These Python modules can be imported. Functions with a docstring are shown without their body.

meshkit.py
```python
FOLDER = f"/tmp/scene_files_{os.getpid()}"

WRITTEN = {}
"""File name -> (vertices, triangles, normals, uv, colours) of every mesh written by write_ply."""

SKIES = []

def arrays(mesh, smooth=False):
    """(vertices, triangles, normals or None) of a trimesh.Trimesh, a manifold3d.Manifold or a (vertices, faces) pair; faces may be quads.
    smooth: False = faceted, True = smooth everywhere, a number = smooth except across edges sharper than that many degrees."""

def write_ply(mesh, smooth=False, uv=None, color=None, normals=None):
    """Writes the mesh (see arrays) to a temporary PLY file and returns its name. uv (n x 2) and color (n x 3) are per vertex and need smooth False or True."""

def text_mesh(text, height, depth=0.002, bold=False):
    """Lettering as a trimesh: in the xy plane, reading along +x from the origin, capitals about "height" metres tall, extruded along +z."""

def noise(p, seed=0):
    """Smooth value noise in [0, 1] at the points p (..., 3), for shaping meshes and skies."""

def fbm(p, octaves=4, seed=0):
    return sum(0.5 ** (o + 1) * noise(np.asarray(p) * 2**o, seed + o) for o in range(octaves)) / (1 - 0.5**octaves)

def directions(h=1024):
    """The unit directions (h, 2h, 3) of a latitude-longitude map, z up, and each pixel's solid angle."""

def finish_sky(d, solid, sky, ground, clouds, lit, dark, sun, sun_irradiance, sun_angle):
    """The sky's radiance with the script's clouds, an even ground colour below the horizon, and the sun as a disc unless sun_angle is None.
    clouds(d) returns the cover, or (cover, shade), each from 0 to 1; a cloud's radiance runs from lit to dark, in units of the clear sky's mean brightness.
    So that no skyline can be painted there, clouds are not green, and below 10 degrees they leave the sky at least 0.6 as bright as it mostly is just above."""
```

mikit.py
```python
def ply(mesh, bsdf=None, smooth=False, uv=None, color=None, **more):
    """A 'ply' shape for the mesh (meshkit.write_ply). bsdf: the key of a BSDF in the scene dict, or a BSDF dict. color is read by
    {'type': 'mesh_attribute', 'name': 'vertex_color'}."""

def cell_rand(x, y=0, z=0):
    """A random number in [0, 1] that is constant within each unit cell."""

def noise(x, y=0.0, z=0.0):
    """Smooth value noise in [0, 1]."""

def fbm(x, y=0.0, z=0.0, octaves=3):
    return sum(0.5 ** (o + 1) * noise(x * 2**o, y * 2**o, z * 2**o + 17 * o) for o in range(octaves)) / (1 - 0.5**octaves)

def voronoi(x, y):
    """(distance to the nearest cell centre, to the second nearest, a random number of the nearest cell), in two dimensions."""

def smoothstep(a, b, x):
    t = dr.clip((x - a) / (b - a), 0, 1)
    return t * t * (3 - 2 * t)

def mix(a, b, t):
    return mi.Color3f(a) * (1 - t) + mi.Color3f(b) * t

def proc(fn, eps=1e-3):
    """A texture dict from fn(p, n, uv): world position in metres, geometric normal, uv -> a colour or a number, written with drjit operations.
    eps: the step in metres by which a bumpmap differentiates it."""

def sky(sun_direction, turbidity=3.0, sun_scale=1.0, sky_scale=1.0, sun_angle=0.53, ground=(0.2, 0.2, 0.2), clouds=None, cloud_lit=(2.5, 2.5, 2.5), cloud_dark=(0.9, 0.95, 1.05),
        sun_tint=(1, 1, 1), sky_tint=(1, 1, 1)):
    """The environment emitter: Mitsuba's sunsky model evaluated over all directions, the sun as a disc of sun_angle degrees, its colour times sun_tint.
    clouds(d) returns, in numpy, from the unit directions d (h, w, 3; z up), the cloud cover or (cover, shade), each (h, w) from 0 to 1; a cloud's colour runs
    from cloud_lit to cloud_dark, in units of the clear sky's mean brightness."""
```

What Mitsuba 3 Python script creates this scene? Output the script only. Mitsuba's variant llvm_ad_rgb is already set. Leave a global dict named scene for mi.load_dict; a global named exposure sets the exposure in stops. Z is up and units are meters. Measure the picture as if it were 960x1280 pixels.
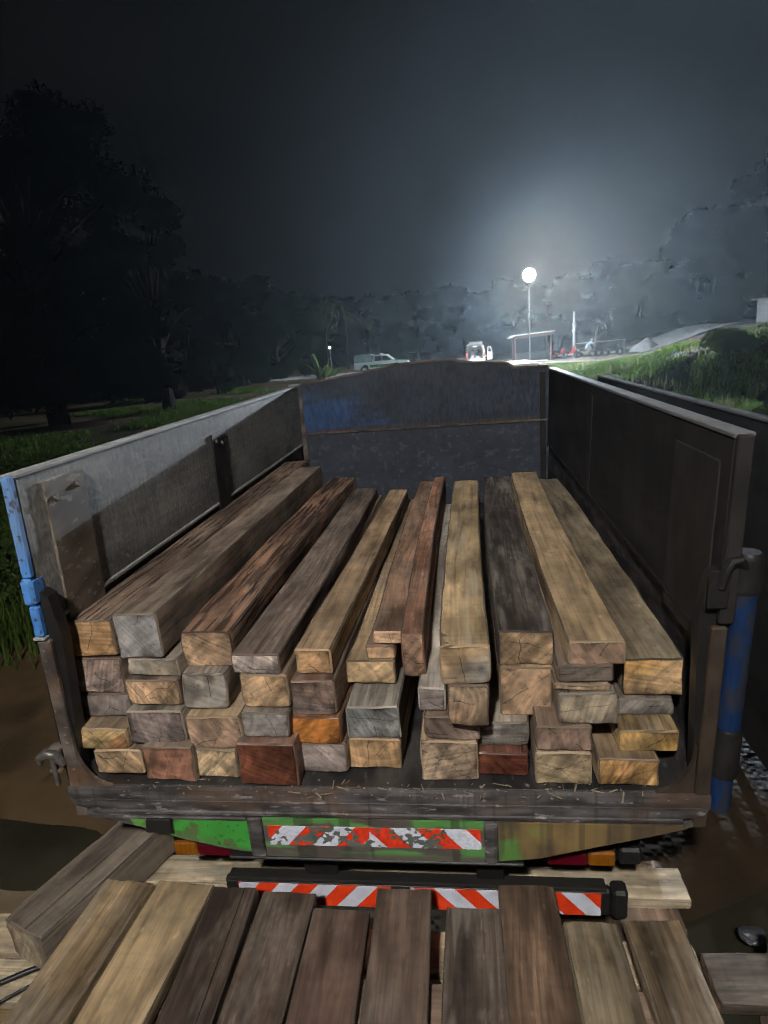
import math, random
import numpy as np, trimesh, drjit as dr, mitsuba as mi, mikit, meshkit
from mikit import proc, noise, fbm, voronoi, cell_rand, smoothstep, mix

# ------------------------------------------------------------------ camera, sky, exposure
T = mi.ScalarTransform4f
scene, labels, used = {}, {}, set()
exposure = 0.0
CAM = np.array([0.3305, -1.8198, 2.7229])
R_, U_, F_ = np.array([0.991, 0.109, -0.078]), np.array([0.045, 0.274, 0.961]), np.array([-0.126, 0.955, -0.267])
HAZE = 0.0045
scene['haze_medium'] = {'type': 'homogeneous', 'albedo': {'type': 'rgb', 'value': [0.084, 0.101, 0.116]},
                        'sigma_t': HAZE, 'phase': {'type': 'hg', 'g': 0.76}}
scene['camera'] = {'type': 'perspective', 'fov': 64.56, 'fov_axis': 'x', 'near_clip': 0.05, 'far_clip': 600.0,
                   'to_world': T().look_at(origin=CAM.tolist(), target=(CAM + F_).tolist(), up=U_.tolist()),
                   'medium': {'type': 'ref', 'id': 'haze_medium'}}


def night_clouds(d):
    n = meshkit.fbm(d * np.array([2.2, 2.2, 5.0]) + 3.1, 4)
    return np.ones(d.shape[:2]), np.clip(0.9 * (n - 0.3) * 2.0 + 0.6 * np.clip(d[..., 2] / 0.5, 0, 1) ** 0.7, 0, 1)


scene['sky_light'] = mikit.sky((-0.3, -0.8, 0.25), turbidity=4, sun_scale=0.0, sky_scale=0.115, ground=(0.05, 0.05, 0.05),
                               clouds=night_clouds, cloud_lit=(1.0, 0.98, 0.95), cloud_dark=(0.26, 0.30, 0.31))
FAR_LAMP = np.array([7.15, 56.2, 7.45])
FAR_POWER, BEAM_POWER, NEAR_POWER, BACK_POWER = 6500.0, 34000.0, 142.0, 3000.0
NEAR_LAMP = np.array([-0.3, -4.6, 6.3])
CAB_LAMP = 2.0


# ------------------------------------------------------------------ helpers
def uniq(name):
    k, i = name, 0
    while k in used:
        i += 1
        k = f'{name}_{i:03d}'
    used.add(k)
    return k


def add(name, mesh, bsdf, smooth=False, uv=None, parent=None, **more):
    k = uniq(f'{parent}__{name}' if parent else name)
    scene[k] = mikit.ply(mesh, 'mat_' + bsdf, smooth=smooth, uv=uv, **more)
    return k


def tag(k, label=None, category=None, group=None, kind=None):
    labels[k] = {a: b for a, b in dict(label=label, category=category, group=group, kind=kind).items() if b}
    return k


def thing(name, label, category, group=None):
    k = uniq(name)
    return tag(k, label, category, group)


def merge(ms):
    vs, fs, o = [], [], 0
    for m in ms:
        v, f = (m.vertices, m.faces) if isinstance(m, trimesh.Trimesh) else (np.asarray(m[0], float), np.asarray(m[1]))
        vs.append(v)
        fs.append(f + o)
        o += len(v)
    return np.vstack(vs), np.vstack(fs)


def rot(axis, deg):
    return trimesh.transformations.rotation_matrix(math.radians(deg), axis)[:3, :3]


def place(m, loc=(0, 0, 0), rz=0, scale=1.0, R=None):
    v, f = (m.vertices, m.faces) if isinstance(m, trimesh.Trimesh) else m
    v = np.asarray(v, float) * scale
    if R is not None:
        v = v @ np.asarray(R).T
    v = v @ rot([0, 0, 1], rz).T
    return v + np.asarray(loc, float), f


def block(size, c=0.004, div=(1, 1, 1), dense=False):
    """A box with chamfered edges, every face its own patch: vertices, faces, uv (metres), face kind per vertex (0 side, 1 end), centred; x is its length."""
    s = np.asarray(size, float) / 2
    i = s - c
    V, F, UV, K = [], [], [], []

    def patch(P, uv, kind, nrm):
        P = np.asarray(P)
        m, n = P.shape[:2]
        o = sum(len(x) for x in V)
        idx = o + np.arange(m * n).reshape(m, n)
        q = np.stack([idx[:-1, :-1], idx[1:, :-1], idx[1:, 1:], idx[:-1, 1:]], -1).reshape(-1, 4)
        a, b, cc = P[0, 0], P[1, 0], P[1, 1]
        if np.dot(np.cross(b - a, cc - a), nrm) < 0:
            q = q[:, ::-1]
        V.append(P.reshape(-1, 3))
        UV.append(np.asarray(uv).reshape(-1, 2))
        K.append(np.full(m * n, kind))
        F.append(np.vstack([q[:, [0, 1, 2]], q[:, [0, 2, 3]]]))

    lin = [np.linspace(-i[k], i[k], div[k] + 1) for k in range(3)]
    if dense:
        lin[0] = i[0] * (2 * np.linspace(0, 1, div[0] + 1) ** 2.2 - 1)
    for ax in range(3):
        a, b = [k for k in range(3) if k != ax]
        for sg in (-1, 1):
            A, B = np.meshgrid(lin[a], lin[b], indexing='ij')
            P = np.zeros(A.shape + (3,))
            P[..., a], P[..., b], P[..., ax] = A, B, sg * s[ax]
            nrm = np.zeros(3)
            nrm[ax] = sg
            if ax == 0:
                uv = np.stack([A + s[1], B + s[2]], -1)
            else:
                uv = np.stack([A + s[0], B + s[b] + 0.62 * ((ax - 1) * 2 + (sg > 0))], -1)
            patch(P, uv, 1 if ax == 0 else 0, nrm)
    for ax in range(3):          # edge strips run along ax
        a, b = [k for k in range(3) if k != ax]
        for sa in (-1, 1):
            for sb in (-1, 1):
                L = lin[ax]
                P = np.zeros((len(L), 2, 3))
                P[:, :, ax] = L[:, None]
                P[:, 0, a], P[:, 0, b] = sa * s[a], sb * i[b]
                P[:, 1, a], P[:, 1, b] = sa * i[a], sb * s[b]
                nrm = np.zeros(3)
                nrm[a], nrm[b] = sa, sb
                uv = np.stack(np.broadcast_arrays((L + s[ax])[:, None] if ax == 0 else (L + s[ax])[:, None] * 0.2, np.array([0.0, 2 * c])[None] + 2.6), -1)
                patch(P, uv, 0, nrm)
    o = sum(len(x) for x in V)
    for sx in (-1, 1):
        for sy in (-1, 1):
            for sz in (-1, 1):
                g = np.array([sx, sy, sz])
                P = np.array([[s[0], i[1], i[2]], [i[0], s[1], i[2]], [i[0], i[1], s[2]]]) * g
                if np.dot(np.cross(P[1] - P[0], P[2] - P[0]), g) < 0:
                    P = P[::-1]
                V.append(P)
                UV.append(np.array([[0.0, 0], [0.004, 0], [0, 0.004]]) + 2.6)
                K.append(np.zeros(3))
                F.append(np.array([[o, o + 1, o + 2]]))
                o += 3
    return np.vstack(V), np.vstack(F), np.vstack(UV), np.concatenate(K)


def bx(x0, x1, y0, y1, z0, z1, c=0.004):
    v, f, _, _ = block((x1 - x0, y1 - y0, z1 - z0), min(c, 0.3 * min(x1 - x0, y1 - y0, z1 - z0)))
    return v + np.array([(x0 + x1) / 2, (y0 + y1) / 2, (z0 + z1) / 2]), f


def tube(pts, rad, n=8, caps=True):
    pts = np.asarray(pts, float)
    rad = np.broadcast_to(np.asarray(rad, float), (len(pts),))
    t = np.gradient(pts, axis=0)
    t /= np.linalg.norm(t, axis=1, keepdims=True) + 1e-12
    ref = np.array([0, 0, 1.0]) if abs(t[0][2]) < 0.9 else np.array([1.0, 0, 0])
    V, a = [], np.arange(n) * 2 * np.pi / n
    x = np.cross(ref, t[0])
    for p, d, r in zip(pts, t, rad):
        x = x - d * np.dot(x, d)
        x /= np.linalg.norm(x) + 1e-12
        y = np.cross(d, x)
        V.append(p + r * (np.cos(a)[:, None] * x + np.sin(a)[:, None] * y))
    F = []
    for k in range(len(pts) - 1):
        for j in range(n):
            A, B, C, D = k * n + j, k * n + (j + 1) % n, (k + 1) * n + (j + 1) % n, (k + 1) * n + j
            F += [[A, B, C], [A, C, D]]
    V = np.vstack(V)
    if caps:
        e = (len(pts) - 1) * n
        V = np.vstack([V, pts[0], pts[-1]])
        for j in range(n):
            F += [[len(V) - 2, (j + 1) % n, j], [len(V) - 1, e + j, e + (j + 1) % n]]
    return V, np.array(F)


def lathe(profile, n=24, axis='z'):
    p = np.asarray(profile, float)
    a = np.arange(n) * 2 * np.pi / n
    V = np.stack([np.outer(p[:, 0], np.cos(a)), np.outer(p[:, 0], np.sin(a)), np.repeat(p[:, 1][:, None], n, 1)], -1).reshape(-1, 3)
    F = []
    for k in range(len(p) - 1):
        for j in range(n):
            A, B, C, D = k * n + j, k * n + (j + 1) % n, (k + 1) * n + (j + 1) % n, (k + 1) * n + j
            F += [[A, B, C], [A, C, D]]
    if axis == 'x':
        V = V[:, [2, 0, 1]]
    return V, np.array(F)


def prism(poly, d0, d1, plane='xz'):
    """A polygon in xz (or yz, xy) pushed through the third axis from d0 to d1."""
    from shapely.geometry import Polygon
    m = trimesh.creation.extrude_polygon(Polygon(poly), d1 - d0, engine='earcut')
    v = np.array(m.vertices)
    v[:, 2] += d0
    f = np.array(m.faces)
    if plane == 'xz':
        v, f = v[:, [0, 2, 1]], f[:, ::-1]
    elif plane == 'yz':
        v = v[:, [2, 0, 1]]
    return v, f


# ------------------------------------------------------------------ materials
def rgb(c):
    return {'type': 'rgb', 'value': list(map(float, c))}


def mat(name, color, rough=0.7, spec=0.3, metal=0.0, bump=None, bscale=1.0, **more):
    if callable(color):
        color = proc(color)
    elif not isinstance(color, dict):
        color = rgb(color)
    rough = proc(rough) if callable(rough) else rough
    b = {'type': 'principled', 'base_color': color, 'roughness': rough, 'specular': spec, 'metallic': metal, **more}
    if bump is not None:
        b = {'type': 'bumpmap', 'arbitrary': proc(bump[0], eps=bump[1]), 'scale': bscale, 'bsdf': b}
    scene['mat_' + name] = {'type': 'twosided', 'bsdf': b}
    return name


WT = {k: [] for k in ('er', 'eg', 'eb', 'sr', 'sg', 'sb', 'hr', 'hg', 'hb', 'heart', 'stain', 'pale', 'w', 'h', 'rough', 'blot')}


def wood_reg(end, side, heart=(.25, .23, .21), heart_amount=0.3, stain=0.2, pale=0.1, w=.2, h=.15, rough=.7, blot=1.0):
    for k, v in zip(WT, (*end, *side, *heart, heart_amount, stain, pale, w, h, rough, blot)):
        WT[k].append(float(v))
    return len(WT['w']) - 1


WTAB = {}


def wood_parts(uv):
    fi = dr.floor(uv.x * 0.1)
    i = mi.UInt32(dr.maximum(fi, 0))
    u = uv.x - 10 * fi
    k = dr.floor(uv.y * 0.1)
    v = uv.y - 10 * k
    return i, u, v, k > 0.5, fi * 13.7


def tab(name, i):
    if name not in WTAB:
        WTAB[name] = mi.Float(np.array(WT[name], np.float32))
    return dr.gather(mi.Float, WTAB[name], i)


def wood_color(p, n, uv):
    i, u, v, end, s = wood_parts(uv)
    g = lambda k: tab(k, i)
    # long faces: grain along u
    wob = noise(u * 1.4, v * 5, s)
    grain = fbm(v * 52 + wob * 7, u * 2.2, s, 3)
    fine = noise(v * 240 + wob * 20, u * 9, s)
    blot = fbm(u * 1.7, v * 6, s + 3, 3)
    saw = noise(u * 95 + v * 14, v * 3, s)
    side = mi.Color3f(g('sr') * 1.04, g('sg') * 0.97, g('sb') * 0.89)
    mot = fbm(u * 6 + 5, v * 18, s + 6, 3)
    streak = fbm(v * 34 + wob * 3, u * 1.1, s + 31, 2)
    sawc = noise(u * 42 + 3 * noise(v * 9, u * 3, s), v * 2, s + 2)
    cs = side * (1.25 * (0.50 + 0.52 * grain + 0.44 * streak) * (0.95 + 0.10 * sawc) * (0.34 + 1.28 * mot) * (1 + g('blot') * (blot - 0.5) * 1.8))
    fib = smoothstep(0.54, 0.66, fbm(v * 88 + wob * 9, u * 1.5, s + 51, 2))
    fib2 = smoothstep(0.60, 0.72, noise(v * 150 + wob * 12, u * 4.0, s + 52))
    cut = smoothstep(0.62, 0.74, noise(u * 62 + 6 * noise(v * 6, u * 2, s + 53), v * 2.5, s + 54)) * noise(u * 1.2, v * 4, s + 55)
    cs = cs * (1.10 - 0.24 * fib * noise(u * 1.3, v * 7, s + 57) * 1.6) * (1 - 0.14 * fib2) * (1 - 0.13 * cut)
    damp = smoothstep(0.48, 0.66, fbm(u * 2.6 + 2, v * 8, s + 58, 4))
    cs = mix(cs, cs * mi.Color3f(.52, .50, .50), damp * 0.85)
    dust = smoothstep(0.50, 0.70, fbm(u * 5.5, v * 14, s + 59, 4))
    cs = mix(cs, mi.Color3f(.23, .20, .165) * (0.7 + 0.6 * noise(u * 50, v * 90, s)), dust * 0.30)
    cs = mix(cs, cs * 1.5 + 0.02, 0.6 * smoothstep(0.70, 0.78, fbm(u * 16, v * 46, s + 56, 3)))
    # checks: thin dark splits along the grain
    for q in (0, 1, 2, 3):
        v0 = cell_rand(s, 20 + q) * 2.6
        ck = dr.abs(v - v0 + 0.012 * (noise(u * 2.2, q, s) - 0.5))
        cs = cs * (1 - 0.8 * smoothstep(0.0034, 0.0012, ck) * smoothstep(0.42, 0.5, noise(u * 1.7 + 9 * q, q, s + 40)))
    kd, k2, kr = voronoi(u * 1.6 + s, v * 4.5)
    cs = cs * (1 - 0.35 * smoothstep(0.085, 0.03, kd) * dr.select(kr > 0.8, 1.0, 0.0))
    cs = cs * (0.86 + 0.14 * smoothstep(0.25, 0.5, fbm(u * 30, v * 60, s + 44, 2)))
    st = smoothstep(0.50, 0.60, fbm(u * 6 + wob, v * 105, s + 9, 3)) * g('stain')
    st2 = smoothstep(0.42, 0.72, fbm(u * 1.6, v * 9, s + 29, 4)) * g('stain')
    cs = mix(cs, mi.Color3f(.030, .019, .016), dr.clip(st * 0.9 + 0.6 * st2, 0, 0.93))
    pl = smoothstep(0.56, 0.72, fbm(u * 3.6, v * 30, s + 15, 3)) * g('pale')
    cs = mix(cs, mi.Color3f(.5, .47, .4), pl * 0.75)
    # end faces: growth rings, saw marks, dirt
    cx, cy = (cell_rand(s, 5) - 0.5) * 0.5 + 0.1, (cell_rand(s, 6) - 0.5) * 0.5 + 0.08
    wx = noise(u * 14, v * 14, s) * 0.02
    r = dr.sqrt(dr.square(u - cx) + dr.square(v - cy)) + wx
    rings = noise(r * 85, s)
    rings2 = noise(r * 260, s + 1)
    a = cell_rand(s, 7) * 3.0
    sawe = noise((u * dr.cos(a) + v * dr.sin(a)) * 130, (v * dr.cos(a) - u * dr.sin(a)) * 7, s)
    b2 = fbm(u * 13, v * 13, s + 2, 3)
    sp = noise(u * 420, v * 420, s)
    ce = mi.Color3f(g('er'), g('eg'), g('eb'))
    hm = smoothstep(0.42, 0.66, fbm(u * 6.5 + 3, v * 6.5, s + 4, 2)) * g('heart')
    ce = mix(ce, mi.Color3f(g('hr'), g('hg'), g('hb')), hm)
    b3 = fbm(u * 30, v * 30, s + 12, 3)
    wet = smoothstep(0.50, 0.60, fbm(u * 8 + 1, v * 8, s + 14, 3) + 0.10 * (cell_rand(s, 11) - 0.5))
    ce = ce * ((0.72 + 0.5 * rings) * (0.92 + 0.16 * rings2) * (0.70 + 0.54 * sawe) * (0.26 + 1.34 * b2) * (0.45 + 1.05 * b3) * (0.86 + 0.28 * sp)) * (1 - 0.42 * wet) * 1.12
    kerf = smoothstep(0.55, 0.75, noise((u * dr.cos(a) + v * dr.sin(a)) * 170, (v * dr.cos(a) - u * dr.sin(a)) * 5, s + 5))
    ce = ce * (1.04 - 0.30 * kerf * noise(u * 9, v * 9, s + 6)) * (1 - 0.3 * smoothstep(0.66, 0.76, fbm(u * 70, v * 70, s + 17, 2)))
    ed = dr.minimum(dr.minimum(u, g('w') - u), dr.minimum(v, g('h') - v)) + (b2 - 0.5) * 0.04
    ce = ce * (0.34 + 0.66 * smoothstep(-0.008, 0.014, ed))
    ca = cell_rand(s, 8) * 6.28
    off = (u - g('w') * 0.5) * dr.cos(ca) + (v - g('h') * 0.5) * dr.sin(ca)
    crack = dr.abs(off + (noise(u * 30, v * 30, s + 8) - 0.5) * 0.02 + (cell_rand(s, 9) - .5) * .05)
    ce = ce * (0.35 + 0.65 * smoothstep(0.0006, 0.0024, crack + 0.004 * smoothstep(0.45, 0.55, b2)))
    c2 = dr.abs((u - g('w') * 0.4) * dr.sin(ca * 1.7) - (v - g('h') * 0.6) * dr.cos(ca * 1.7) + (noise(u * 22, v * 22, s + 18) - 0.5) * 0.025)
    ce = ce * (0.45 + 0.55 * smoothstep(0.0005, 0.0022, c2 + 0.006 * smoothstep(0.42, 0.5, fbm(u * 9, v * 9, s + 19, 2))))
    wane = (dr.abs(n.z) > 0.3) & (dr.abs(n.z) < 0.93) & (dr.abs(n.y) < 0.5)
    bark = mi.Color3f(.06, .055, .045) * (0.5 + grain) * (0.6 + fine)
    cs = dr.select(wane, mix(cs, bark, 0.75), cs)
    return dr.clip(dr.select(end, ce, cs), 0.004, 0.85)


def wood_bump(p, n, uv):
    i, u, v, end, s = wood_parts(uv)
    wob = noise(u * 1.4, v * 5, s)
    side = 0.0011 * fbm(v * 52 + wob * 7, u * 2.2, s, 2) + 0.0007 * noise(v * 240, u * 9, s) + 0.0006 * noise(u * 95 + v * 14, v * 3, s)
    a = cell_rand(s, 7) * 3.0
    e = 0.0012 * noise((u * dr.cos(a) + v * dr.sin(a)) * 130, (v * dr.cos(a) - u * dr.sin(a)) * 7, s) + 0.006 * noise(u * 35, v * 35, s) + 0.0008 * noise(u * 300, v * 300, s)
    return dr.select(end, e, side)


def wood_rough(p, n, uv):
    i, u, v, end, s = wood_parts(uv)
    return dr.clip(tab('rough', i) + 0.2 * (noise(u * 20, v * 20, s) - 0.5), 0.15, 1)


mat('wood', wood_color, rough=wood_rough, spec=0.35, bump=(wood_bump, 0.0012))


def steel_dark(p, n, uv):
    a = fbm(p.x * 9, p.y * 5, p.z * 9, 4)
    b = fbm(p.x * 40, p.y * 14, p.z * 40, 2)
    c = mix((.016, .015, .016), (.055, .05, .047), smoothstep(.35, .75, a) * (0.4 + b))
    chip = smoothstep(.70, .76, fbm(p.x * 70, p.y * 22, p.z * 60 + 5, 2))
    rust = smoothstep(.6, .75, fbm(p.x * 6 + 9, p.y * 6, p.z * 4, 3))
    return mix(mix(c, (.07, .04, .022), rust * .6), (.12, .115, .11), chip * .25)


def dark_bump(p, n, uv):
    return 0.004 * fbm(p.x * 30, p.y * 20, p.z * 30, 3)


mat('steel_dark', steel_dark, rough=.62, spec=.35, bump=(dark_bump, .002))


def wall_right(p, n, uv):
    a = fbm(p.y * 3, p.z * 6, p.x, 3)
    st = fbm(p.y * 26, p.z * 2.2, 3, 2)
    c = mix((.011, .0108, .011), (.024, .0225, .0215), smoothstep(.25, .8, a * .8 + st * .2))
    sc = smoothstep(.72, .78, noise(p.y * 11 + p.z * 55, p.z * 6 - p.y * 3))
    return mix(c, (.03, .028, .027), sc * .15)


mat('wall_right', wall_right, rough=.6, spec=.3)


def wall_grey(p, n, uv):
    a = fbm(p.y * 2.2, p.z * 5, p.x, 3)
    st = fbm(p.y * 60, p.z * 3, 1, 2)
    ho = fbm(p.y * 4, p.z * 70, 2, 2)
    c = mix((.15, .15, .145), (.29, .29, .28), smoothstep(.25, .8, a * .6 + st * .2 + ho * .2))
    c = c * (0.75 + .5 * noise(p.y * 180, p.z * 60))
    dirt = smoothstep(.4, .85, fbm(p.y * 5, p.z * 9 + 4, 7, 4))
    c = mix(c, (.055, .05, .047), dirt * .35)
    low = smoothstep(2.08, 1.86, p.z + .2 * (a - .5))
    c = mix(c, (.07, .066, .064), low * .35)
    sc = smoothstep(.62, .85, fbm(p.y * 30 + p.z * 16, p.z * 70 + p.y * 8, 3, 3))
    return mix(c, (.36, .36, .34), sc * .4)


mat('wall_grey', wall_grey, rough=.7, spec=.25, bump=(lambda p, n, uv: .0015 * fbm(p.y * 40, p.z * 60, 0, 2), .002))


def plate_brown(p, n, uv):
    a = fbm(p.y * 6 + p.z * 2, p.z * 16 - p.y * 5, p.x, 4)
    c = mix((.075, .06, .047), (.19, .155, .12), smoothstep(.2, .85, a))
    return mix(c, (.30, .27, .23), smoothstep(.66, .74, fbm(p.y * 28, p.z * 50, 3, 2)) * .5)


mat('plate_brown', plate_brown, rough=.6, spec=.35)
mat('plate_dark', lambda p, n, uv: mix((.012, .011, .011), (.032, .029, .027), fbm(p.y * 14, p.z * 9, p.x, 3)), rough=.55)


def head_upper(p, n, uv):
    a = fbm(p.x * 3.2, p.z * 7, 4, 4)
    m = fbm(p.x * 2.6 + 11, p.z * 10, 8, 4)
    c = mix((.018, .024, .036), (.042, .056, .085), a)  # base tinted bluer for the lamp glare veil; paint patches follow
    left = smoothstep(.5, -1.0, p.x)
    blue = smoothstep(.46, .64, m * .75 + .20 * left) * smoothstep(2.36, 2.26, p.z + .1 * (a - .5)) * (.3 + .7 * left)
    c = mix(c, (.028, .085, .23), blue * .65)
    c = mix(c, (.09, .055, .035), smoothstep(1.99, 1.94, p.z) * .7)
    return c * (0.7 + .6 * noise(p.x * 60, p.z * 25))


def head_lower(p, n, uv):
    a = fbm(p.x * 5, p.z * 7, 2, 4)
    b = fbm(p.x * 20, p.z * 24, 5, 3)
    c = mix((.020, .025, .036), (.062, .073, .098), a * .6 + b * .4)  # grey tinted blue too, the glare veil put into the colour
    return mix(c, (.11, .12, .135), smoothstep(.6, .8, fbm(p.x * 24, p.z * 30, 1, 3)) * .5)


mat('head_upper', head_upper, rough=.5, spec=.4)
mat('head_lower', head_lower, rough=.6, spec=.3)


def rusty(p, n, uv):
    a = fbm(p.x * 7, p.y * 7, p.z * 9, 4)
    c = mix((.05, .04, .036), (.17, .145, .125), smoothstep(.28, .75, a))
    c = mix(c, (.16, .085, .04), smoothstep(.55, .7, fbm(p.x * 9 + 4, p.y * 9, p.z * 5, 3)) * .5)
    return mix(c, (.30, .28, .26), smoothstep(.66, .8, fbm(p.x * 38, p.y * 38, p.z * 60, 3)) * .4)


mat('post_steel', rusty, rough=.6, spec=.35, bump=(lambda p, n, uv: .002 * fbm(p.x * 40, p.y * 40, p.z * 40, 2), .002))


mat('post_brown_shaded', lambda p, n, uv: mix((.022, .018, .015), (.075, .055, .038), fbm(p.x * 20, p.y * 20, p.z * 8, 4)), rough=.6)  # brown steel, its colour darkened for the dimmer right side


def sill_steel(p, n, uv):
    a = fbm(p.x * 4, p.y * 8, p.z * 30, 4)
    h = fbm(p.x * 16, p.y * 20, p.z * 34, 4)
    c = mix((.026, .024, .025), (.15, .14, .142), smoothstep(.25, .8, .55 * a + .45 * h))
    run = smoothstep(.5, .75, fbm(p.x * 60, p.z * 3, 5, 3))
    c = mix(c, (.03, .026, .024), run * .45)
    c = mix(c, (.13, .08, .05), smoothstep(.5, .66, fbm(p.x * 3 + 2, p.z * 6, 9, 3)) * .45)
    return mix(c, (.42, .4, .4), smoothstep(.62, .76, fbm(p.x * 22, p.y * 40, p.z * 50 + 3, 4)) * .5)


mat('sill_steel', sill_steel, rough=.6, spec=.35, bump=(lambda p, n, uv: .002 * fbm(p.x * 30, p.y * 30, p.z * 60, 2), .002))


def sill_green(p, n, uv):
    a = fbm(p.x * 8, p.z * 9, 3, 4)
    fade = smoothstep(-1.02, -.8, p.x)
    c = mix((.10, .40, .08), (.055, .36, .055), fade) * (.7 + .5 * a)
    c = mix(c, (.18, .22, .06), smoothstep(.5, .66, a) * (1 - fade))
    wear = smoothstep(.60, .68, fbm(p.x * 13, p.z * 16, 6, 4)) + smoothstep(.92, .875, p.z + .05 * (a - .5) + .07 * smoothstep(-.5, -.85, p.x) * -1) * .6
    pit = smoothstep(.70, .9, fbm(p.x * 60, p.z * 60, 2, 3))
    return mix(mix(c, (.11, .085, .06), dr.clip(wear, 0, 1) * .7), (.03, .05, .02), pit * .8)


def sill_mid(p, n, uv):
    a = fbm(p.x * 6, p.z * 14, 3, 4)
    c = mix((.075, .065, .058), (.14, .12, .105), a)
    g = smoothstep(.47, .56, a * .55 + .5 * fbm(p.x * 4 + 3, p.z * 26, 7, 3)) * dr.maximum(smoothstep(.945, .925, p.z) * smoothstep(.875, .90, p.z), smoothstep(1.0, 1.012, p.z))
    c = mix(c, (.10, .32, .075), g * .8)
    run = smoothstep(.60, .70, fbm(p.x * 36, p.z * 2, 5, 2))
    return mix(c, (.035, .03, .028), run * .6)


def sill_ochre(p, n, uv):
    a = fbm(p.x * 7, p.z * 8, 3, 4)
    st = fbm(p.x * 30, p.z * 4, 8, 2)
    c = mix((.10, .075, .045), (.26, .18, .075), smoothstep(.3, .7, a * .6 + st * .4) * smoothstep(1.05, .6, p.x))
    g = smoothstep(.50, .46, p.x + .06 * (a - .5)) * smoothstep(.98, .955, p.z + .03 * (a - .5))
    g2 = smoothstep(.62, .5, p.x) * smoothstep(.5, .6, a) * .4
    c = mix(c, (.10, .27, .06), dr.clip(g * .8 + g2, 0, 1))
    run = smoothstep(.58, .68, fbm(p.x * 34, p.z * 2, 5, 2))
    return mix(c, (.06, .05, .04), run * .5)


mat('sill_green', sill_green, rough=.42, spec=.4)
mat('sill_mid', sill_mid, rough=.55)
mat('sill_ochre', sill_ochre, rough=.5)


def tape_core(p, x_flip, period, z0, zh):
    t = (p.z - z0) / zh
    sl = dr.select(p.x < x_flip, -1.0, 1.0)
    q = (p.x + sl * t * zh * 0.9) / period
    return q - dr.floor(q) < 0.5


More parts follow.
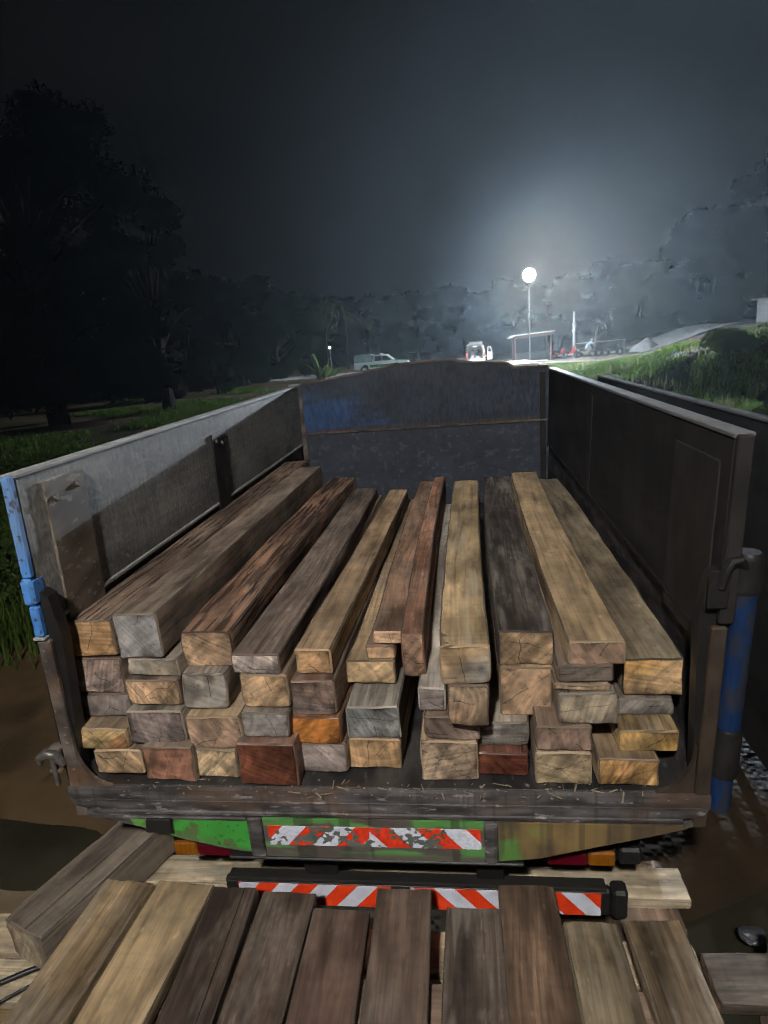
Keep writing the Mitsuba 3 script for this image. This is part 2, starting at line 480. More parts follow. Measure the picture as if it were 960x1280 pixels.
def tape_worn(p, n, uv):
    red = tape_core(p, -.06, .185, .93, .08)
    c = dr.select(red, mi.Color3f(.75, .045, .015), mi.Color3f(.70, .74, .86))
    w = .55 * fbm(p.x * 14, p.z * 18, 3, 3) + .45 * fbm(p.x * 44, p.z * 60, 5, 2) + .16 * noise(p.x * 90, p.z * 160) + .05 * smoothstep(-.45, -.1, p.x) - .07 * smoothstep(.2, .38, p.x)
    gone = smoothstep(.725, .74, w)
    under = mix((.06, .10, .075), (.14, .15, .14), fbm(p.x * 30, p.z * 30, 1, 2))
    return mix(c * (.85 + .3 * noise(p.x * 120, p.z * 120)), under, gone)


def tape_new(p, n, uv):
    red = tape_core(p, .05, .165, .51, .116)
    c = dr.select(red, mi.Color3f(.85, .06, .015), mi.Color3f(.72, .76, .88))
    gx, gz = p.x / .012, p.z / .012
    cell = smoothstep(.0, .12, dr.minimum(dr.abs(gx - dr.round(gx)), dr.abs(gz - dr.round(gz))))
    return c * (.82 + .18 * cell) * (.85 + .3 * fbm(p.x * 20, p.z * 30, 2, 2))


mat('tape_worn', tape_worn, rough=.35, spec=.5)
mat('tape_new', tape_new, rough=.3, spec=.5)


def blue_worn(p, n, uv):
    a = fbm(p.x * 20, p.y * 20, p.z * 14, 4)
    c = mix((.05, .20, .60), (.10, .28, .62), a)
    c = mix(c, (.20, .27, .36), smoothstep(2.02, 2.2, p.z) * .55 * (.5 + a))
    w = smoothstep(.62, .70, fbm(p.x * 60, p.y * 60, p.z * 40 + 7, 4))
    return mix(c, (.075, .055, .045), w * .85)


def blue_deep(p, n, uv):
    a = fbm(p.x * 20, p.y * 20, p.z * 9, 4)
    w = smoothstep(.44, .62, fbm(p.x * 30, p.y * 30, p.z * 11 + 3, 4))
    return mix(mix((.005, .018, .06), (.008, .03, .10), a), (.03, .03, .03), w * .7)


mat('blue_worn', blue_worn, rough=.45, spec=.4)
mat('blue_deep', blue_deep, rough=.5)
mat('black_steel', lambda p, n, uv: mix((.007, .007, .008), (.022, .021, .020), fbm(p.x * 12, p.y * 12, p.z * 12, 3)), rough=.5, spec=.4)
mat('hook_steel', lambda p, n, uv: mix((.10, .095, .09), (.26, .25, .24), fbm(p.x * 60, p.y * 60, p.z * 60, 3)), rough=.4, spec=.5, metal=.6)
mat('rim_steel', lambda p, n, uv: mix((.14, .14, .135), (.44, .44, .43), fbm(p.x * 14, p.y * 9, p.z * 40, 3)), rough=.42, spec=.6)
mat('rail_right', lambda p, n, uv: mix((.05, .05, .05), (.22, .22, .22), fbm(p.x * 14, p.y * 9, p.z * 40, 3)), rough=.3, spec=.7)
mat('rubber', lambda p, n, uv: mix((.012, .012, .012), (.022, .02, .017), fbm(p.x * 9, p.y * 9, p.z * 9, 3)), rough=.8, spec=.2)
mat('red_lens', (.10, .004, .012), rough=.2, spec=.6)
mat('amber_lens', lambda p, n, uv: mix((.20, .065, .005), (.28, .10, .008), noise(p.x * 160, 0, p.z * 8)), rough=.22, spec=.6)
mat('cab_paint', lambda p, n, uv: mix((.5, .52, .52), (.7, .72, .72), fbm(p.x * 6, p.y * 3, p.z * 6, 3)), rough=.4, spec=.5)
mat('glass_dark', (.02, .024, .028), rough=.08, spec=.6)


def mud(p, n, uv):
    a = fbm(p.x * .6, p.y * .6, 0, 4)
    b = fbm(p.x * 7, p.y * 7, 2, 3)
    c = mix((.075, .048, .024), (.16, .105, .05), a * .5 + b * .5)
    wet = smoothstep(.5, .62, fbm(p.x * .9 + 5, p.y * .9, 1, 3))
    c = mix(c, (.045, .03, .018), wet * .7)
    soil = smoothstep(6, 12, p.y)
    c = mix(c, (.10, .062, .042) * mi.Color3f(.6 + .8 * b), soil * .7)
    grassy = smoothstep(.45, .6, fbm(p.x * .35, p.y * .35, 4, 3)) * soil
    c = mix(c, (.035, .05, .016), grassy * .7)
    c = c * (.5 + .4 * smoothstep(-1., -2., p.x)) * (1 - .45 * smoothstep(.6, 1.6, p.x) * smoothstep(6., 3., p.y))  # dims the ground colour against the work light, most at right
    return mix(c, (.10, .08, .055), smoothstep(.78, .86, noise(p.x * 46, p.y * 46)) * .3 * smoothstep(1., 0., p.x))


def mud_bump(p, n, uv):
    return .03 * fbm(p.x * 5, p.y * 5, 0, 3) + .006 * noise(p.x * 40, p.y * 40)


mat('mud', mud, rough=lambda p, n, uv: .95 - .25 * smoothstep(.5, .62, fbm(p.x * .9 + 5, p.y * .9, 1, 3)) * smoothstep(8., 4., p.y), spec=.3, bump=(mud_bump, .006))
mat('puddle', lambda p, n, uv: mix((.022, .021, .014), (.04, .036, .022), fbm(p.x * 3, p.y * 3, 1, 3)), rough=.2, spec=.3,
    bump=(lambda p, n, uv: .0006 * fbm(p.x * 5, p.y * 5, 0, 2), .006))
mat('gravel_pale', lambda p, n, uv: mix((.2, .19, .18), (.42, .41, .39), fbm(p.x * 3, p.y * 3, p.z * 3, 4)), rough=.95, spec=.1)
mat('gravel_dark', lambda p, n, uv: mix((.08, .078, .075), (.17, .165, .155), fbm(p.x * 3, p.y * 3, p.z * 3, 4)), rough=.95, spec=.1)
mat('bark', lambda p, n, uv: mix((.012, .010, .008), (.030, .025, .020), fbm(p.x * 8, p.y * 8, p.z * 2, 3)), rough=.95, spec=.1)


def leafy(dark, light, f):
    return lambda p, n, uv: mix(dark, light, fbm(p.x * f, p.y * f, p.z * f, 3))


for nm, d_, l_, f_, tr in (('grass_leaf', (.05, .10, .018), (.14, .21, .045), 2.2, .4), ('grass_dry', (.10, .13, .035), (.24, .22, .09), 2.2, .4),
                           ('tree_leaf', (.008, .013, .006), (.02, .03, .012), .9, .15), ('bush_leaf', (.04, .075, .02), (.09, .13, .035), 1.5, .3)):
    scene['mat_' + nm] = {'type': 'principledthin', 'base_color': proc(leafy(d_, l_, f_)), 'roughness': .7, 'diff_trans': tr, 'spec_trans': 0.0}
scene['mat_tree_leaf'] = {'type': 'twosided', 'bsdf': {'type': 'diffuse', 'reflectance': proc(leafy((.010, .016, .007), (.026, .038, .014), .9))}}
mat('van_white', (.62, .64, .64), rough=.35, spec=.5)
mat('van_inside', lambda p, n, uv: mix((.2, .21, .22), (.42, .43, .44), fbm(p.x * 5, p.y * 5, p.z * 5, 2)), rough=.7)
mat('pickup_green', (.03, .13, .075), rough=.35, spec=.5)
mat('pickup_white', (.55, .6, .58), rough=.35, spec=.5)
mat('canvas_green', lambda p, n, uv: mix((.10, .17, .15), (.22, .30, .27), fbm(p.x * 3, p.y * 3, p.z * 3, 3)), rough=.8)
mat('shed_red', lambda p, n, uv: mix((.12, .065, .05), (.2, .11, .085), fbm(p.x * 3, p.y * 3, p.z * 6, 3)), rough=.7)
mat('shed_dark', (.035, .035, .04), rough=.8)
mat('zinc', (.5, .5, .49), rough=.45, spec=.5, metal=.3)
mat('pole_grey', lambda p, n, uv: mix((.25, .24, .22), (.4, .39, .37), fbm(p.x * 5, p.y * 5, p.z * 2, 3)), rough=.8)
mat('moto_red', (.42, .03, .03), rough=.3, spec=.5)
mat('moto_white', (.6, .6, .6), rough=.3, spec=.5)
mat('moto_black', (.03, .03, .03), rough=.4, spec=.5)
mat('shirt_blue', (.30, .48, .62), rough=.85)
mat('trousers', (.06, .055, .06), rough=.9)
mat('skin', (.34, .2, .14), rough=.6)
mat('hair', (.02, .016, .014), rough=.6)
mat('cable', (.014, .014, .016), rough=.4, spec=.4)
mat('plastic_scrap', (.06, .065, .075), rough=.4, spec=.4)
mat('hut_board', lambda p, n, uv: mix((.05, .05, .05), (.12, .12, .115), fbm(p.x * 6, p.y * 6, p.z * 20, 3)), rough=.85)


def emit(v):
    return {'type': 'area', 'radiance': rgb(v)}


# ------------------------------------------------------------------ ground
def ss(a, b, x):
    t = np.clip((x - a) / (b - a), 0, 1)
    return t * t * (3 - 2 * t)


def ground_z(x, y):
    x, y = np.asarray(x, float), np.asarray(y, float)
    P = np.stack([x * .5, y * .5, np.zeros_like(x)], -1)
    z = .10 * (meshkit.fbm(P, 3, 2) - .5) + .05 * (.12 + .88 * ss(5, 11, y)) * (meshkit.fbm(P * 5, 3, 5) - .5)
    amp = .35 + .65 * ss(3, 7, y)
    z = z * amp
    base = (.06 + .34 * ss(21, 25, y)) * ss(3.2, 8, x) * ss(5, 10, y) * (1 - ss(30, 44, y) * (1 - ss(16, 26, x)))
    yc = 24.5 + 1.2 * np.sin(x * .45)
    prof = np.where(y < yc, ss(yc - 5.0, yc - .6, y), 1 - ss(yc + 2, yc + 19, y) * (1 - ss(15, 24, x)))
    ridge = (1.22 * ss(5.5, 11.5, x) + .35 * ss(13, 22, x)) * prof
    z = z + base + ridge + .35 * (meshkit.fbm(P * .9, 3, 9) - .5) * np.clip(base + ridge, 0, 1)
    for (mx, my, rx, ry, dp) in ((2.2, .1, 1.15, .62, .24), (3.2, -.2, .9, .7, .24), (-2.9, .95, 1.0, .22, .13), (-2.2, .75, .4, .2, .10)):
        z = z - dp * (.65 + .7 * meshkit.fbm(P * 3.2, 2, 12)) * np.exp(-((x - mx) / rx) ** 2 - ((y - my) / ry) ** 2)
    return z


def ground_mesh():
    xs = np.unique(np.concatenate([np.linspace(-110, -14, 28), np.linspace(-14, -5, 40), np.linspace(-5, 5, 90), np.linspace(5, 20, 66), np.linspace(20, 110, 28)]))
    ys = np.unique(np.concatenate([np.linspace(-25, -3, 10), np.linspace(-3, 10, 70), np.linspace(10, 62, 110), np.linspace(62, 135, 24)]))
    X, Y = np.meshgrid(xs, ys, indexing='ij')
    V = np.stack([X, Y, ground_z(X, Y)], -1).reshape(-1, 3)
    n, m = X.shape
    i = np.arange(n * m).reshape(n, m)
    F = np.stack([i[:-1, :-1], i[1:, :-1], i[1:, 1:], i[:-1, 1:]], -1).reshape(-1, 4)
    return V, np.vstack([F[:, [0, 1, 2]], F[:, [0, 2, 3]]])


G_MESH = ground_mesh()
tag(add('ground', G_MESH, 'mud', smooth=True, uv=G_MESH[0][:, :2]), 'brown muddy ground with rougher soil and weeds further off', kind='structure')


def sheet(x0, x1, y0, y1, z):
    return np.array([[x0, y0, z], [x1, y0, z], [x1, y1, z], [x0, y1, z]]), np.array([[0, 1, 2], [0, 2, 3]])


for k, (x0, x1, y0, y1) in enumerate(((1.0, 4.6, -1.2, 1.7), (-4.4, -1.7, -.2, 1.7))):
    tag(add('puddle_water', sheet(x0, x1, y0, y1, -.062), 'puddle'), ('dark murky puddle right of the plank platform', 'murky puddle left of the grey beam')[k], kind='structure')


def ribbon(pts, w, lift):
    pts = np.asarray(pts, float)
    t = np.gradient(pts, axis=0)
    t /= np.linalg.norm(t, axis=1, keepdims=True)
    nrm = np.stack([-t[:, 1], t[:, 0]], -1)
    V = []
    for s in np.linspace(-.5, .5, 5):
        q = pts + nrm * w * s
        V.append(np.column_stack([q, ground_z(q[:, 0], q[:, 1]) + lift]))
    V = np.stack(V, 1)
    n, m = V.shape[:2]
    i = np.arange(n * m).reshape(n, m)
    F = np.stack([i[:-1, :-1], i[:-1, 1:], i[1:, 1:], i[1:, :-1]], -1).reshape(-1, 4)
    return V.reshape(-1, 3), np.vstack([F[:, [0, 2, 1]], F[:, [0, 3, 2]]])


xs_ = np.linspace(-26, 9, 60)
tag(add('gravel_road', ribbon(np.column_stack([xs_, 59.5 + .6 * np.sin(xs_ * .2)]), 7.0, .05), 'gravel_pale'), 'pale gravel road running behind the truck', kind='structure')
xs_ = np.linspace(17, 44, 40)
tag(add('gravel_path', ribbon(np.column_stack([xs_, 60 - .1 * (xs_ - 17)]), 9.0, .06), 'gravel_dark'), 'pale gravel path along the top of the right bank', kind='structure')


# ------------------------------------------------------------------ timbers
def timber_mesh(L, w, h, wid, c=.005, seed=0, cuts=(), amp=.0055, div=(26, 6, 4)):
    v, f, uv, k = block((L, w, h), c, div, dense=True)
    v[:, 2] += 0
    for (nx, nw, nz, d) in cuts:               # a plane in units of half sizes: what lies beyond it is pressed onto it
        nrm = np.array([nx, nw, nz], float)
        nrm /= np.linalg.norm(nrm)
        lim = d
        t = v @ nrm - lim
        v = v - np.clip(t, 0, None)[:, None] * nrm
    q = np.column_stack([v[:, 0] * 2.5, v[:, 1] * 14, v[:, 2] * 14]) + seed * 7.3
    dv = np.stack([meshkit.fbm(q + 31 * a, 3, a) - .5 for a in range(3)], -1)
    qe = v * 28 + seed * 3.1
    dv[:, 0] += .5 * (meshkit.noise(qe, 5) - .5)
    e = (np.abs(v[:, 1]) / (w / 2)) ** 6 * (np.abs(v[:, 2]) / (h / 2)) ** 6 + .7 * np.clip((np.abs(v[:, 0]) - L / 2 + .03) / .03, 0, 1) * np.maximum(np.abs(v[:, 1]) / (w / 2), np.abs(v[:, 2]) / (h / 2)) ** 8
    chip = np.clip(meshkit.fbm(v * np.array([9, 22, 22]) + seed * 5.7, 3, 8) - .48, 0, 1)
    v = v * (1 - (e * chip)[:, None] * np.array([.0, .32, .32])) - np.sign(v) * (e * chip)[:, None] * np.array([.03, 0, 0])
    v = v + dv * np.array([.010, amp * 1.8, amp * 1.8])
    rng = np.random.default_rng(seed)
    bow = (rng.random(2) - .5) * np.array([.034, .006])
    v[:, 1] += bow[0] * (v[:, 0] / L * 2) ** 2
    v[:, 2] += bow[1] * (v[:, 0] / L * 2) ** 2
    uv = uv + np.column_stack([np.full(len(v), 10.0 * wid + .001), 10 * k + .001])
    return v, f, uv


def timber(name, x, w, y, z, h, L, yaw, wood, label, cat, group, seed, cuts=(), pitch=0.0, roll=0.0, c=.006, amp=.0055, parent=None, key=None):
    wid = wood_reg(w=w, h=h, **wood)
    v, f, uv = timber_mesh(L, w, h, wid, c, seed, cuts, amp)
    d = np.array([math.sin(yaw), math.cos(yaw), pitch])
    d /= np.linalg.norm(d)
    s = np.array([-math.cos(yaw), math.sin(yaw), roll])
    s /= np.linalg.norm(s)
    n = np.cross(d, s)
    M = np.stack([d, s, n], 1)
    v = v @ M.T + np.array([x, y, z + h / 2]) + d * L / 2
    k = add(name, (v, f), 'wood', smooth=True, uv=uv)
    tag(k, label, cat, group)
    return k


OR, TAN, GRY, BRN, PUR, RED, YEL = (.50, .30, .145), (.40, .275, .17), (.25, .235, .215), (.28, .19, .13), (.23, .185, .17), (.25, .095, .05), (.50, .36, .18)
SB, SG, ST, SR, SK = (.165, .125, .10), (.19, .172, .155), (.27, .21, .145), (.22, .14, .10), (.06, .055, .055)


def W(end, side, heart=(.27, .24, .22), ha=.35, stain=.15, pale=.12, rough=.72, blot=1.0):
    return dict(end=end, side=side, heart=heart, heart_amount=ha, stain=stain, pale=pale, rough=rough, blot=blot)


G_ = 'sawn timbers stacked in the truck bed'
# x centre, width, y of the near end, z, height, yaw, length, wood, label, cuts
TIMBERS = [
    (-1.011, .196, .044, 1.195, .105, .010, 2.6, W(TAN, ST, YEL, .5), 'pale tan short-faced timber at the left end of the bottom row', ()),
    (-1.067, .231, .050, 1.302, .089, .012, 2.7, W(YEL, ST, (.36, .15, .06), .8), 'yellow-edged timber with a rust-red heart, leftmost of the second row up', ()),
    (-1.090, .215, .124, 1.393, .103, .012, 2.7, W((.20, .17, .155), SB, PUR, .4), 'dark grey-brown timber third down in the stack against the left wall', ((0, 1, -1.2, .125),)),
    (-1.096, .215, .127, 1.499, .152, .014, 2.7, W((.30, .22, .18), SB, PUR, .6), 'purple-brown timber just under the leftmost top timber', ()),
    (-1.083, .215, .130, 1.653, .150, .014, 3.1, W(OR, SB, TAN, .3, .75, .02, blot=.7), 'tan-ended timber with bark-flecked dark top, against the left side wall', ()),
    (-.804, .204, .027, 1.175, .150, .015, 2.6, W((.30, .15, .10), SB, (.36, .22, .14), .4), 'reddish-brown timber second from the left in the bottom row', ()),
    (-.833, .229, .057, 1.327, .139, .015, 2.6, W(PUR, SG, (.28, .22, .20), .3, .1, .3), 'purple-grey timber with pale dusty top edge under a cracked tan one', ()),
    (-.846, .215, .085, 1.468, .113, .015, 2.6, W((.46, .31, .19), SB, BRN, .4), 'cracked tan timber two below the big grey top timber', ()),
    (-.832, .204, .104, 1.583, .070, .018, 2.6, W((.27, .25, .205), SG, TAN, .3), 'thin grey-green timber directly under the big grey top timber', ()),
    (-.878, .178, .108, 1.655, .182, .020, 2.66, W((.245, .235, .23), (.15, .125, .105), (.30, .25, .20), .3, .25, .05), 'big smooth grey timber on the top layer with a tan-brown streaked top', ((0, -1, -1, .118),)),
    (-.627, .185, .052, 1.175, .125, .018, 2.6, W((.46, .34, .21), ST, TAN, .4), 'pale tan timber in the bottom row, left of the dark red one', ()),
    (-.633, .218, .058, 1.302, .139, .018, 2.6, W((.40, .27, .19), ST, (.30, .22, .18), .4), 'large light-brown timber above the pale tan one, second layer, third stack from left', ()),
    (-.667, .178, .101, 1.443, .150, .022, 2.6, W((.29, .265, .23), SG, (.34, .26, .18), .35, .3), 'grey timber with dark right side under the rough bark-streaked top timber', ()),
    (-.658, .204, .156, 1.594, .144, .027, 2.61, W((.40, .27, .17), (.20, .125, .09), TAN, .4, .85, .05, blot=.6), 'rough reddish-brown top timber with torn bark streaks, third from the left', ()),
    (-.410, .227, .012, 1.175, .183, .020, 2.6, W((.155, .055, .032), (.12, .075, .06), (.09, .035, .025), .6, .2, .08, rough=.42), 'big dark red wet timber in the bottom row', ()),
    (-.407, .182, .041, 1.360, .108, .020, 2.6, W((.27, .25, .23), SG, BRN, .2), 'grey timber resting on the dark red one', ()),
    (-.417, .182, .063, 1.470, .135, .020, 2.6, W((.50, .33, .19), ST, (.2, .18, .13), .5), 'orange-tan timber with a dark lower-left corner, under the fourth top timber', ()),
    (-.416, .182, .066, 1.607, .083, .021, 2.5, W((.40, .34, .30), (.155, .125, .11), PUR, .3, .3, .1), 'flat grey-brown top timber with pale pinkish end, fourth from the left', ()),
    (-.208, .185, .080, 1.175, .130, .022, 2.6, W((.29, .24, .22), SB, PUR, .3), 'dull mauve-grey timber in the bottom row, right of the dark red one', ()),
    (-.229, .204, .077, 1.307, .113, .022, 2.6, W((.38, .15, .04), (.18, .085, .045), (.10, .03, .02), 1.0, .1, .02, rough=.22), 'bright orange glossy timber with a dark sap patch', ()),
    (-.237, .196, .089, 1.422, .146, .024, 2.6, W((.26, .20, .18), (.12, .075, .06), (.34, .20, .13), .4), 'mauve-brown timber between the glossy orange one and the narrow tan top timber', ()),
    (-.228, .139, .129, 1.570, .101, .045, 2.43, W((.56, .34, .18), (.30, .225, .15), OR, .2, .12, .1), 'narrow tan top timber with a bright orange end and a dark right side', ()),
    (-.023, .202, .113, 1.175, .130, .022, 2.6, W((.50, .32, .17), ST, OR, .3), 'orange-tan timber in the bottom row beside the black gap', ()),
    (-.023, .202, .115, 1.307, .136, .022, 2.6, W((.22, .22, .215), (.18, .18, .17), (.28, .26, .23), .3, .2, .5), 'slate-grey timber with white specks and a broken top front edge', ((-1, 0, .75, 1.315),)),
    (-.037, .195, .257, 1.446, .101, .022, 2.45, W((.52, .36, .2), (.26, .2, .13), (.10, .10, .085), .55), 'tan timber with a dark mouldy wedge, under the pair of thin boards', ()),
    (.009, .115, .271, 1.549, .055, .021, 2.5, W((.50, .33, .2), SR, OR, .2), 'lower of two thin light-brown boards lying in the middle of the top layer', ()),
    (.011, .118, .280, 1.606, .051, .021, 2.54, W((.46, .31, .2), (.22, .145, .105), OR, .2, .2, .05), 'upper of two thin brown boards lying in the middle of the top layer', ()),
    (.117, .086, .178, 1.524, .178, .018, 2.6, W((.40, .25, .17), (.235, .135, .095), SR, .3, .2, .08), 'tall narrow reddish timber standing on edge above the black gap', ()),
    (.203, .100, .089, 1.440, .094, .022, 2.5, W((.28, .24, .22), (.27, .255, .24), PUR, .3, .1, .5), 'small grey timber with dusty white top, right of the black gap', ()),
    (.257, .199, .058, 1.343, .095, .022, 2.6, W((.27, .2, .165), SB, (.34, .25, .17), .4), 'dull brown-grey timber second up, just right of the black gap', ()),
    (.247, .206, .052, 1.175, .166, .022, 2.6, W((.36, .27, .19), ST, (.28, .2, .14), .4), 'thick light-brown cracked timber in the bottom row right of the black gap', ()),
    (.330, .138, -.005, 1.440, .158, .022, 2.6, W((.34, .25, .17), SB, (.40, .24, .15), .5), 'cracked brown timber hanging under the wide white-scuffed top timber', ()),
    (.309, .170, -.003, 1.599, .146, .024, 2.41, W((.26, .235, .2), (.30, .235, .145), (.50, .33, .17), .85, .1, .45), 'white-scuffed tan top timber that sticks out furthest, with a grey-edged end', ()),
    (.450, .192, .080, 1.175, .092, .022, 2.6, W((.11, .035, .022), (.10, .045, .035), (.30, .13, .045), .5, .2, .02, rough=.25), 'glossy dark red timber, low in the bottom row right of centre', ()),
    (.459, .190, .118, 1.269, .101, .022, 2.6, W((.29, .26, .23), SG, PUR, .3), 'plain grey timber lying on the glossy dark red one', ()),
    (.537, .189, .158, 1.372, .200, .024, 2.55, W((.45, .30, .19), ST, TAN, .4), 'thick square tan timber under the black-stained top timber', ()),
    (.525, .197, .172, 1.574, .133, .026, 2.5, W((.44, .30, .18), (.075, .07, .068), (.26, .25, .24), .5, .5, .2), 'black-stained grey top timber with an orange and grey end', ()),
    (.657, .195, .038, 1.175, .132, .018, 2.6, W((.44, .34, .21), ST, (.56, .44, .27), .6), 'pale tan bottom row timber with a chipped split face', ((-1, -.5, -.35, 1.335),)),
    (.649, .192, .039, 1.309, .099, .018, 2.6, W((.25, .17, .135), SB, BRN, .4), 'dark purple-brown timber above the chipped pale one', ()),
    (.725, .199, .046, 1.411, .124, .018, 2.6, W((.31, .26, .19), SG, TAN, .3), 'grey-tan timber in the third layer, second stack from the right wall', ()),
    (.715, .186, .057, 1.537, .025, .018, 2.6, W((.42, .29, .18), ST, TAN, .2), 'very thin tan board sandwiched near the top of the second stack from the right', ()),
    (.727, .188, .059, 1.564, .064, .018, 2.6, W((.30, .24, .19), SB, (.2, .18, .16), .4), 'grey-brown board with a curved crack, under the long clean olive-tan timber', ()),
    (.743, .190, .070, 1.629, .089, .017, 2.65, W((.27, .18, .125), (.27, .21, .135), BRN, .3, .06, .05), 'long clean olive-tan top timber with a dark brown end', ()),
    (.859, .205, .029, 1.175, .108, .014, 2.6, W((.52, .33, .14), ST, (.36, .17, .07), .6, .1, .1, rough=.45), 'orange timber with wet sheen at the right end of the bottom row', ()),
    (.946, .202, .074, 1.285, .084, .014, 2.6, W((.52, .31, .10), (.26, .2, .11), (.10, .10, .075), .5, .45), 'orange timber with a mouldy dark left corner, second row at the right', ((0, 1, .9, .105),)),
    (.956, .192, .164, 1.370, .065, .014, 2.6, W((.20, .185, .165), SG, SG, .2), 'thin dark grey timber below the top right timber', ()),
    (.985, .209, .175, 1.438, .150, .010, 2.84, W((.54, .32, .12), (.19, .165, .12), (.27, .26, .24), .35, .15, .12), 'mottled grey-olive top timber with an orange end, nearest the right wall', ((0, 1, -1.1, .118),)),
]
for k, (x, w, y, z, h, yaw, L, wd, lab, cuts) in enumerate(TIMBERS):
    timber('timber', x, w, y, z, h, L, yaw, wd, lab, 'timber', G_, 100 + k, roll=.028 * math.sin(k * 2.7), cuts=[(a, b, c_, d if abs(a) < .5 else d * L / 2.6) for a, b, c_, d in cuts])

# splinters and sawdust on the floor edge
rng = np.random.default_rng(7)
ms = []
for k in range(90):
    L = .006 + .05 * rng.random() ** 3
    m = place((block((L, rng.uniform(.0015, .006), .002), .0004)[0], block((L, .004, .003), .0005)[1]), (rng.uniform(-1.0, 1.0), rng.uniform(-.045, .05), 1.1745), rng.uniform(0, 180))
    ms.append(m)
mat('chip', (.26, .21, .15), rough=.9)
tag(add('wood_chips', merge(ms), 'chip'), 'pale wood splinters scattered on the truck floor edge', 'wood chips', kind='stuff')

# ------------------------------------------------------------------ the dump truck
TK = thing('dump_truck', 'open dump truck bed with grey and blue worn sides, loaded with sawn timbers', 'truck')
XL0, XL1, XR0, XR1, YF = -1.190, -1.180, 1.090, 1.135, 3.9     # inner faces of the side walls, rear and front


def xl(y):
    return XL0 + (XL1 - XL0) * y / YF


def xr(y):
    return XR0 + (XR1 - XR0) * y / YF


def lean(m):
    v, f = m
    v = np.array(v, float)
    v[:, 0] += .035 * np.clip((v[:, 2] - 1.17) / 1.22, 0, 2)
    return v, f


def wall_box(side, y0, y1, z0, z1, d0, d1, c=.004):
    """A slab along the wall: d0, d1 = distance outwards from the inner face (negative = proud into the bed)."""
    v, f, _, _ = block((d1 - d0, y1 - y0, z1 - z0), min(c, .3 * (d1 - d0)))
    v = v + np.array([0, (y0 + y1) / 2, (z0 + z1) / 2])
    off = v[:, 0] + (d0 + d1) / 2
    base = np.where(side < 0, xl(v[:, 1]), xr(v[:, 1]))
    v[:, 0] = base + side * off
    return lean((v, f if side > 0 else f[:, ::-1]))


add('bed_floor', bx(-1.235, 1.15, .012, 3.92, 1.09, 1.17, .006), 'steel_dark', parent=TK)
for sd in (-1, 1):
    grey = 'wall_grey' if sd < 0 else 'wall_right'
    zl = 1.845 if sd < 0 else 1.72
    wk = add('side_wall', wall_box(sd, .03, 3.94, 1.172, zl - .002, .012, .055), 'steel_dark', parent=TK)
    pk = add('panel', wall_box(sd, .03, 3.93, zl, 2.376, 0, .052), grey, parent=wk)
    add('ledge', wall_box(sd, .03, 3.9, zl - .014, zl + .004, -.010, .011), 'rim_steel' if sd < 0 else 'black_steel', parent=wk)
    add('top_rail', wall_box(sd, .03, 3.94, 2.3775, 2.394, -.003, .058, .004), 'rim_steel' if sd < 0 else 'rail_right', parent=wk)
    if sd < 0:
        add('batten', wall_box(sd, .15, .392, 1.62, 2.342, -.012, -.001, .003), 'plate_brown', parent=wk)
        add('batten', wall_box(sd, 1.70, 1.90, 1.64, 2.27, -.012, -.001, .003), 'plate_dark', parent=wk)
        for (by, bz) in ((.20, 2.27), (.34, 2.29), (1.76, 2.22), (1.85, 2.2)):
            m = lathe([(0, .010), (.008, .010), (.013, .004), (.013, 0)], 10, 'x')
            add('bolt', place(m, (xl(by) + .012 + .035 * (bz - 1.17) / 1.22, by, bz)), 'hook_steel', parent=wk)
    else:
        add('batten', wall_box(sd, .10, .50, 1.66, 2.30, -.008, -.001, .003), 'plate_dark', parent=wk)
        add('batten', wall_box(sd, 1.98, 2.10, 1.70, 2.33, -.008, -.001, .003), 'plate_dark', parent=wk)
    for yy in (.9, 1.9, 2.9):
        add('outer_rib', wall_box(sd, yy, yy + .09, 1.18, 2.36, .0575, .13), 'black_steel' if sd > 0 else 'blue_deep', parent=wk)

# corner fillets where floor meets walls
for sd in (-1, 1):
    x0 = XL0 if sd < 0 else XR0
    a = np.linspace(0, np.pi / 2, 8)
    r = .13
    poly = [(x0 + sd * .010, 1.172)] + [(x0 + sd * .010 - sd * (r - r * math.sin(t)), 1.172 + (r - r * math.cos(t))) for t in a]
    # concave quarter: from floor to wall
    poly = [(x0 + sd * .010, 1.172), (x0 + sd * .010 - sd * r, 1.172)] + [(x0 + sd * .010 - sd * r * (1 - math.sin(t)), 1.172 + r * (1 - math.cos(t))) for t in a[1:]]
    if sd > 0:
        poly = poly[::-1]
    add('corner_fillet', prism(poly, .018, 3.9), 'steel_dark', parent=TK)

# headboard: blue over grey, its top edge kinked
top = [(-1.165, 2.388), (-.62, 2.452), (-.33, 2.492), (-.26, 2.512), (.30, 2.520), (.37, 2.502), (.50, 2.478), (.80, 2.455), (.86, 2.408), (1.165, 2.398)]
hb = add('headboard', prism([(1.165, 1.945), *[(x, z) for x, z in top[::-1]], (-1.165, 1.945)][::1], YF, YF + .05), 'head_upper', parent=TK)
add('lower_panel', bx(-1.165, 1.155, YF + .006, YF + .05, 1.172, 1.925, .003), 'head_lower', parent=hb)
add('seam', bx(-1.164, 1.154, YF - .012, YF + .048, 1.926, 1.944, .004), 'post_steel', parent=hb)
for (xa, za), (xb, zb) in zip(top[:-1], top[1:]):
    p0, p1 = np.array([xa, YF + .026, za + .008]), np.array([xb, YF + .026, zb + .008])
    add('top_rim', tube([p0, p1], .016, 6), 'post_steel', parent=hb)
add('corner_angle', bx(-1.163, -1.115, YF - .01, YF - .001, 1.30, 2.36, .003), 'post_steel', parent=hb)
add('corner_angle', bx(1.085, 1.135, YF - .01, YF - .001, 1.30, 2.36, .003), 'black_steel', parent=hb)
add('corner_cap', bx(-1.23, -1.12, YF - .03, YF + .06, 2.396, 2.412, .004), 'rim_steel', parent=hb)

